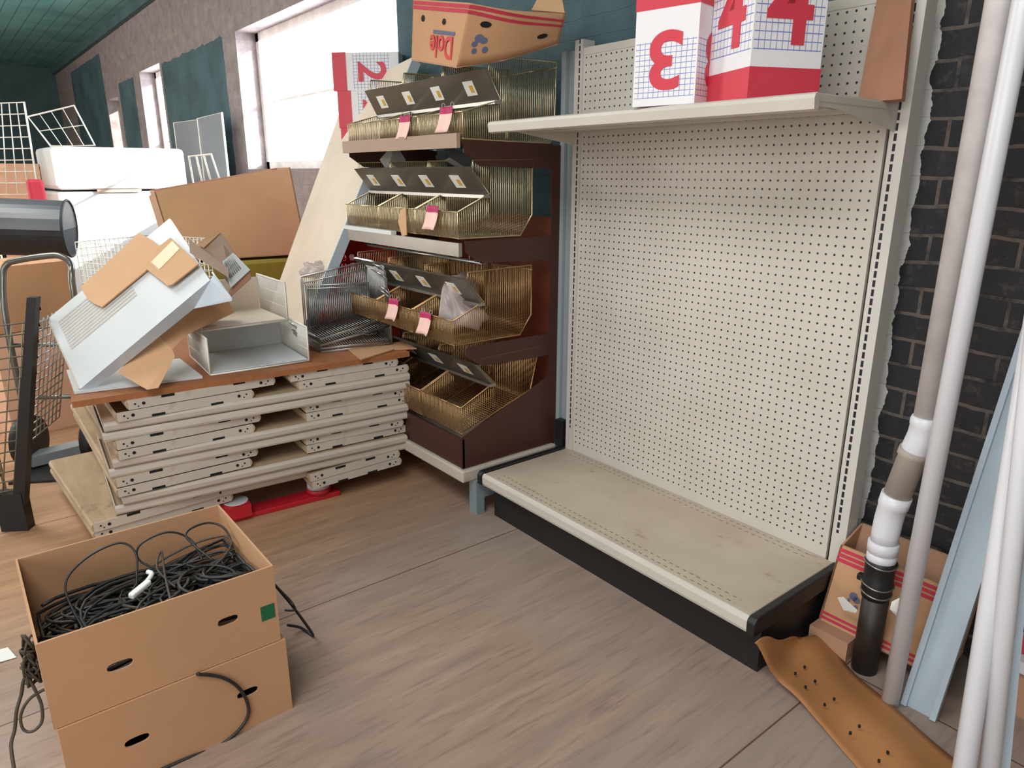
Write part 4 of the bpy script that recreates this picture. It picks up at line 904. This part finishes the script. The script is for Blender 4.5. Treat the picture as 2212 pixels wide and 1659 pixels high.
for i in range(56):
    f = rnd.random(); y = yl+.10+.36*f; x = FX-.10-.22*rnd.random(); zt = .305+.068*f-.02*abs(x-(FX-.2))/.1
    coil(q, (x, y, zt-rnd.random()*.05), rnd.uniform(.05, .12), rnd.uniform(.07, .17), rnd.uniform(1.2, 3.2), .016, rnd.choice((.0032, .004, .0045)), (rnd.uniform(-.25, .25), rnd.uniform(-.2, .3)), rnd.choice((0, 0, 0, 1)))
tag(q.build('cable_tangle', ['cable', 'cable2']), 'tangled heap of black cables filling the open cardboard box', 'cables', kind='stuff')
def cablepath(pts, r_, label, mat='cable'):
    return tag(MB().tube(smooth_path(pts, 8), r_, 7).build('cable', mat), label, 'cable')
XB = FX-.30
cablepath([(XB+.10, yl+.10, .30), (XB-.02, yl+.085, .37), (XB-.05, yl+.14, .415), (XB-.055, yl+.22, .43), (XB-.03, yl+.25, .40), (XB+.02, yl+.235, .35), (XB+.06, yl+.22, .31)], .0029, 'black cable loop standing up at the left inside the cable box')
cablepath([(XB+.02, yr-.17, .33), (XB-.03, yr-.245, .37), (XB-.05, yr-.24, .41), (XB-.05, yr-.17, .425), (XB-.03, yr-.12, .395), (XB+.03, yr-.11, .355)], .0029, 'black cable loop rising in the middle of the cable box')
cablepath([(XB+.06, yr-.09, .36), (XB-.03, yr-.13, .41), (XB-.05, yr-.07, .42), (XB-.02, yr-.03, .40), (XB+.06, yr-.035, .37)], .0031, 'black cable loop at the right end of the cable box')
cablepath([(XB+.12, yr-.20, .352), (XB+.06, yr-.225, .385), (XB+.0, yr-.20, .40), (XB+.09, yr-.215, .375), (FX-.02, yr-.24, .36)], .0029, 'brownish cable crossing over the middle of the heap', 'cable2')
p0 = V((XB+.10, yl+.20, .352)); t = thing('cable_plug', 'white plastic plug lying on the cable heap', 'plug', p0)
bevel(MB().obox(p0, (-.028, .050, .010), (.016, .009, 0), (0, 0, .014)).build('body', 'paper', t), .004); MB().tube(smooth_path([p0+V((-.025, .05, .016)), p0+V((-.04, .066, .024)), p0+V((-.058, .060, .024))], 4), .006, 8).build('neck', 'paper', t)
fx = FX+.005
def onfront(px, py, x=fx): return atX(x, px, py)
cablepath([onfront(425, 1456), onfront(478, 1463), onfront(515, 1485), onfront(535, 1520), onfront(534, 1550), onfront(510, 1583), onfront(470, 1612), onfront(400, 1640), onfront(345, 1664)], .0042, 'black cable arcing down the front of the lower box')
cablepath([atZ(.02, 560, 1200)*0+V((FX-.30, yr+.010, .33)), atZ(.15, 612, 1285), atZ(.10, 640, 1320), atZ(.01, 676, 1372), atZ(.01, 650, 1356), atZ(.03, 620, 1350)], .0042, 'black cable poking out at the right side of the cable boxes')
cablepath([(FX-.33, yr+.008, .31), atZ(.16, 618, 1288), atZ(.14, 634, 1308), atZ(.11, 636, 1318), atZ(.10, 616, 1318)], .0036, 'thin dark cable end at the right of the cable boxes')
Yc = -2.03
def lf(px, py, x): return atX(x, px, py)
q = MB()
for k_, (x0_, x1_, y0_, y1_, n_) in enumerate(((42, 92, 1368, 1425, 26), (38, 100, 1395, 1470, 30), (44, 96, 1425, 1485, 22))):
    pts = []
    for i in range(n_):
        a = i*2.3+rnd.uniform(-.5, .5); pts.append(lf((x0_+x1_)/2+(x1_-x0_)/2*math.cos(a)*rnd.uniform(.5, 1), (y0_+y1_)/2+(y1_-y0_)/2*math.sin(a*1.13)*rnd.uniform(.5, 1), .32+.03*math.sin(a*.7)))
    q.tube(smooth_path(pts, 5), .0030, 6)
q.tube(smooth_path([lf(96, 1452, .34), lf(103, 1455, .34), lf(92, 1440, .33), lf(55, 1462, .32), lf(46, 1500, .32), lf(36, 1535, .33), lf(32, 1575, .34), lf(24, 1610, .36), lf(30, 1659, .40), lf(34, 1700, .42)], 6), .004, 6)
q.tube(smooth_path([lf(118, 1488, .35), lf(95, 1490, .35), lf(62, 1512, .35), lf(45, 1545, .35), lf(50, 1575, .36), lf(70, 1580, .37), lf(90, 1560, .37), lf(90, 1525, .36), lf(78, 1495, .35), lf(62, 1465, .34)], 6), .0036, 6)
tag(q.build('cable_bundle', 'cable2'), 'bundle of dark cables hanging and looping at the left of the cable boxes', 'cable')
c = atZ(.002, 2, 1420); tag(MB().slab([c+V((-.05, -.06, .002)), c+V((.02, -.05, .002)), c+V((.03, .035, .002)), c+V((-.04, .02, .002))], (0, 0, 1), .0015).build('paper_scrap', 'paper'), 'white paper scrap on the plywood floor at the left edge', 'paper')
# ------------------------------------------------------------------ left side: wire rack, truck, drum, boxes
ft = atZ(0, 48, 1135); tp_ = atD(2.55, 78, 640)
t = thing('wire_display_rack', 'black slotted steel post with grey wire grids standing left of the shelf stack', 'rack', ft)
dv = (tp_-ft); u = V((.55, .83, 0)).normalized(); v = V((u.y, -u.x, 0))
q = MB(); q.hexa([ft-u*.022, ft+u*.022, ft+u*.022+v*.04, ft-u*.022+v*.04], [x+dv for x in (ft-u*.016, ft+u*.016, ft+u*.016+v*.03, ft-u*.016+v*.03)]); q.build('post', 'black', t)
q = MB(); q.obox(ft-u*.05+V((0, 0, .0)), u*.10, v*.05, V((0, 0, .16))); q.build('foot', 'black', t)
q = MB()
for k in range(14):
    z0_ = ft+dv*(.10+.065*k); q.obox(z0_-u*.02+v*-.002, u*.04, v*.003, V((0, 0, .012)))
q.build('slot_row', 'dark', t)
g1 = [ft+dv*.18, ft+dv*.90]; lft = -e*.42-nfr*.05
q = MB()
for i in range(17):
    a = g1[0].lerp(g1[1], i/16); q.wire(a, a+lft+V((0, 0, -.02)), .003)
for i in range(13):
    f = i/12; q.wire(g1[0]+lft*f, g1[1]+lft*f, .0026)
q.build('wire_grid', 'greywire', t)
rg = -nfr*.30+e*.12; q = MB()
for i in range(15):
    a = g1[0].lerp(g1[1], .28+i/16*.8); q.wire(a, a+rg, .003)
for i in range(9):
    f = i/8; q.wire(g1[0].lerp(g1[1], .28)+rg*f, g1[1]+rg*f, .0026)
q.build('wire_grid', 'silverwire', t)
# silver wire baskets glinting in front of the post
t = thing('wire_tray', 'grey wire tray stack glinting in the light at the left edge behind the black post', 'tray', atZ(.05, 30, 940))
q = MB(); o = atZ(.30, 0, 900); ux = V((-.25, .45, 0)).normalized(); uy = V((-.85, -.5, 0)).normalized()*.8
for k in range(3):
    oo = V((-1.25, -2.35, .10+.18*k)); 
    for i in range(22): q.wire(oo+ux*.02*i, oo+ux*.02*i+uy*.45, .0022)
    for i in range(12): q.wire(oo+uy*.04*i, oo+uy*.04*i+ux*.44, .0022)
    q.tube([oo, oo+ux*.44, oo+ux*.44+uy*.45, oo+uy*.45], .005, 6, True)
for dx, dy in ((0, 0), (.44, 0), (.44, .45), (0, .45)):
    b0 = V((-1.25, -2.35, 0))+ux*dx+uy*dy; q.wire(b0, b0+V((0, 0, .50)), .006)
q.build('wire_grid', 'silverwire', t)
tag(MB().obox(atZ(.02, 70, 1010), V((-.05, .30, 0)), V((-.09, -.01, 0)), V((0, 0, .05))).build('steel_rail', 'upgrey'), 'short grey steel rail on the floor behind the shelf stack corner', 'rail')
# hand truck
t = thing('hand_truck', 'grey tube-handled hand truck standing at the left in front of the orange boxes', 'hand truck', (-1.75, -1.75, 0))
hp = [atD(3.2, 14, 700), atD(3.2, 6, 600), atD(3.2, 14, 572), atD(3.2, 40, 562), atD(3.2, 110, 552), atD(3.2, 136, 556), atD(3.2, 154, 575), atD(3.2, 160, 640)]
a0, a1 = hp[0], hp[-1]
q = MB(); q.tube(smooth_path([V((a0.x, a0.y, .12))]+hp+[V((a1.x, a1.y, .12))], 5), .014, 12); q.build('handle_frame', 'tube', t)
for z in (.35, .6): MB().tube([(a0.x, a0.y, z), (a1.x, a1.y, z)], .010, 10).build('crossbar', 'tube', t)
MB().obox(V((a0.x, a0.y, 0))+V((.0, -.02, .0)), V((a1.x-a0.x, a1.y-a0.y+.04, 0)), V((.16, -.10, 0)), V((0, 0, .012))).build('toe_plate', 'black', t)
for aa in (a0, a1):
    c = V((aa.x, aa.y, .12)); dd_ = V((a1.x-a0.x, a1.y-a0.y, 0)).normalized(); MB().tube([c-dd_*.03-V((.06, 0, 0)), c+dd_*.03-V((.06, 0, 0))], .12, 20).build('wheel', 'black', t)
# drum
t = thing('steel_drum', 'horizontal black steel drum with painted grey sheen on top at the left edge', 'drum', atD(4.2, 60, 560))
ca, cb = atD(4.15, -60, 488), atD(4.30, 150, 494); ax = (cb-ca).normalized(); R_ = .165
up2 = V((0, 0, 1)); sd = ax.cross(up2).normalized(); up2 = sd.cross(ax)
for lo, hi, nm, mt in ((0, math.pi, 'lid', 'drum'), (math.pi, 2*math.pi, 'body', 'drumdark')):  # upper half coloured grey for the sheen, lower half left black
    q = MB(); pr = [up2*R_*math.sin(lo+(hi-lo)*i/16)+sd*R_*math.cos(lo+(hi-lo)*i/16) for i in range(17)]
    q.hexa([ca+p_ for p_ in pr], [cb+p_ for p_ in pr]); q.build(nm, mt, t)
q = MB(); q.tube([cb+up2*R_*1.01*math.sin(a)+sd*R_*1.01*math.cos(a) for a in [i*6.2832/30 for i in range(30)]], .008, 6, True); q.build('rim', 'drumdark', t)
q = MB()
for k in (.25, .85):
    b0 = ca.lerp(cb, k)-up2*R_
    for sg in (-1, 1): q.tube([b0+sd*.05*sg, V((b0.x, b0.y, 0))+sd*.16*sg], .012, 8)
q.build('leg', 'tube', t)
# cardboard boxes stacked at left
def simple_box(name, lo, hi, mat, label, cat='box', yaw=0, lid=True):
    lo, hi = V(lo), V(hi); c = (lo+hi)/2; cz = lo.z; R3 = Matrix.Rotation(yaw, 3, 'Z'); dx, dy, h = (hi-lo)
    def T(x, y, z): return V((c.x, c.y, cz))+R3 @ V((x, y, z))
    t = thing(name, label, cat, (c.x, c.y, cz))
    def bx(nm, x0, x1, y0, y1, z0, z1):
        MB().hexa([T(x0, y0, z0), T(x1, y0, z0), T(x1, y1, z0), T(x0, y1, z0)], [T(x0, y0, z1), T(x1, y0, z1), T(x1, y1, z1), T(x0, y1, z1)]).build(nm, mat, t)
    th = .006
    bx('front_wall', -dx/2, dx/2, -dy/2, -dy/2+th, 0, h); bx('back_wall', -dx/2, dx/2, dy/2-th, dy/2, 0, h); bx('side_wall', -dx/2, -dx/2+th, -dy/2+th, dy/2-th, 0, h); bx('side_wall', dx/2-th, dx/2, -dy/2+th, dy/2-th, 0, h)
    bx('flap', -dx/2+th, dx/2-th, -dy/2+th, -.004, h-th, h); bx('flap', -dx/2+th, dx/2-th, .004, dy/2-th, h-th, h)
    return t
simple_box('cardboard_box', (-2.75, -1.95, .0), (-2.30, -1.50, .56), 'terracotta', 'pale cardboard box on the floor behind the hand truck', yaw=.3)
simple_box('cardboard_box', (-2.72, -1.95, .565), (-2.30, -1.52, .90), 'cardboard', 'orange-brown cardboard box behind the hand truck handle, on a pale box', yaw=.35)
simple_box('cardboard_box', (-5.2, -1.85, .0), (-4.6, -1.35, 1.42), 'terracotta', 'tall pale tan carton at the left edge above the black drum', yaw=.2)
# hose coil
t = thing('hose_coil', 'coil of dark green hose on the floor at the left edge', 'hose', (-2.30, -1.98, .40)); q = MB(); pts = []
cc = atZ(.46, 8, 745)
for i in range(120):
    a = i*.33; pts.append(cc+V((.10*math.cos(a)*.5+.02*math.sin(a*.13), .12*math.cos(a), .09*math.sin(a)+.02*math.sin(a*.21))))
q.tube(pts, .011, 8); o_ = q.build('loop', 'hose', t)
zc = cc.z-.12
simple_box('cardboard_box', (cc.x-.20, cc.y-.16, 0), (cc.x+.06, cc.y+.10, zc), 'cardgrey', 'grey-brown box under the green hose coil at the left edge')
# white chest
t = thing('white_chest', 'large white chest freezer catching the sunlight near the left windows', 'freezer', (-3.9, -.75, 0))
TLc, TRc = V((-4.06, -1.27, 0)), V((-4.09, -.37, 0)); u = (TRc-TLc).normalized(); v = V((-u.y, u.x, 0)); L = (TRc-TLc).length
bevel(MB().obox(TLc+V((0, 0, .04)), u*L, v*.7, V((0, 0, 1.18))).build('body', 'white', t), .02)
bevel(MB().obox(TLc+V((0, 0, 1.235))-v*.02, u*L, v*.72, V((0, 0, .30))).build('lid', 'white', t), .03)
q = MB(); q.obox(TLc+u*.25-v*.032+V((0, 0, 1.215)), u*.3, v*.02, V((0, 0, .02))); q.build('handle', 'cardgrey', t)
q = MB()
for a, b_ in ((.05, .05), (L-.12, .05), (.05, .6), (L-.12, .6)): q.obox(TLc+u*a+v*b_, u*.06, v*.06, V((0, 0, .04)))
q.build('foot', 'black', t)
# white wire baskets stacked behind the stack
def wire_cage(c, sx, sy, h, nx, ny, nz, mat, label, yaw=0, r_=.003, name='wire_cage', z0=0):
    c = V(c); R3 = Matrix.Rotation(yaw, 3, 'Z'); T = lambda x, y, z: c+R3 @ V((x, y, z)); t = thing(name, label, 'wire cage', c)
    for nm, fn in (('front_grid', lambda a, z: T((a-.5)*sx, -sy/2, z)), ('back_grid', lambda a, z: T((a-.5)*sx, sy/2, z)), ('side_grid', lambda a, z: T(sx/2, (a-.5)*sy, z)), ('side_grid', lambda a, z: T(-sx/2, (a-.5)*sy, z))):
        q = MB()
        for i in range(nx+1): q.wire(fn(i/nx, z0), fn(i/nx, h), r_)
        for j in range(nz+1): q.wire(fn(0, z0+(h-z0)*j/nz), fn(1, z0+(h-z0)*j/nz), r_)
        q.build(nm, mat, t)
    return t
wire_cage((-1.98, -1.17, 0), .44, .44, 1.02, 16, 12, 30, 'whitewire', 'white wire dump cage behind the tilted shelf, in front of the freezer', .5, .0022)
# wire grids, glass doors, small rack on the freezer
def grid_panel(name, p00, p10, p11, p01, nu, nv, r_, mat, label, cat='wire panel'):
    p00, p10, p11, p01 = V(p00), V(p10), V(p11), V(p01); t = thing(name, label, cat, (p00+p10)/2)
    q = MB(); q.tube([p00, p10, p11, p01], r_*2, 6, True); q.build('frame', mat, t); q = MB()
    for i in range(1, nu): q.wire(p00.lerp(p10, i/nu), p01.lerp(p11, i/nu), r_)
    for i in range(1, nv): q.wire(p00.lerp(p01, i/nv), p10.lerp(p11, i/nv), r_)
    q.build('wires', mat, t)
zl = 1.525
f_ = TLc+u*.02+v*.25; a_, b_ = atD(4.75, 110, 316), atD(4.75, 205, 314); 
grid_panel('wire_shelf', a_, b_, atD(4.95, 160, 228), atD(4.95, 60, 252), 4, 2, .003, 'whitewire', 'white wire shelf panel leaning at the left end of the white freezer')
grid_panel('wire_shelf', atD(5.3, -30, 420), atD(5.3, 84, 420), atD(5.3, 52, 221), atD(5.3, -30, 224), 5, 8, .004, 'whitewire', 'cream wire rack end standing at the left edge above the pale carton')
sx_ = TRc-u*.02+v*.28
for i, (p, dq, label) in enumerate((([(376, 400), (430, 396), (432, 258), (376, 265)], (6.35, 6.05), 'grey glass door panel, left of the two standing behind the white freezer'), ([(426, 400), (480, 396), (479, 243), (427, 256)], (6.05, 5.75), 'grey glass door panel, right of the two beside the window edge'))):
    c = [atD(dq[k_], *z_) for k_, z_ in zip((0, 1, 1, 0), p)]; c[0] = V((c[3].x, c[3].y, .0)); c[1] = V((c[2].x, c[2].y, .0)); t = thing('glass_door', label, 'door panel', (c[0]+c[1])/2, 'glass door panels by the freezer')
    MB().slab(c, CAM-c[0], .008).build('pane', 'doorglass', t); q = MB(); q.tube(c, .010, 6, True); q.build('frame', 'whitewire', t)
q = thing('wire_stand', 'small white bar rack standing at the right end of the freezer', 'rack', atD(4.3, 440, 395))
b2 = MB(); pp = [atD(4.3, 418, 398), atD(4.3, 474, 386), atD(4.3, 456, 333), atD(4.3, 408, 338)]; b2.tube(pp, .007, 6, True)
for f in (.33, .66): b2.tube([pp[0].lerp(pp[1], f), pp[3].lerp(pp[2], f)], .006, 6)
b2.build('bars', 'whitewire', q)
cz = atD(4.3, 418, 398); b3 = MB()
for pz in (pp[0], pp[1]): b3.tube([pz, V((pz.x, pz.y, 0))], .008, 6)
b3.build('leg', 'whitewire', q)
q = thing('red_bin', 'dark red bin beside the pale carton at the far left', 'bin', atD(5.0, 75, 400)); cq = atD(5.0, 76, 400)
bevel(MB().box((cq.x-.05, cq.y-.05, 0), (cq.x+.05, cq.y+.05, cq.z+.04)).build('body', 'crimson', q), .02)
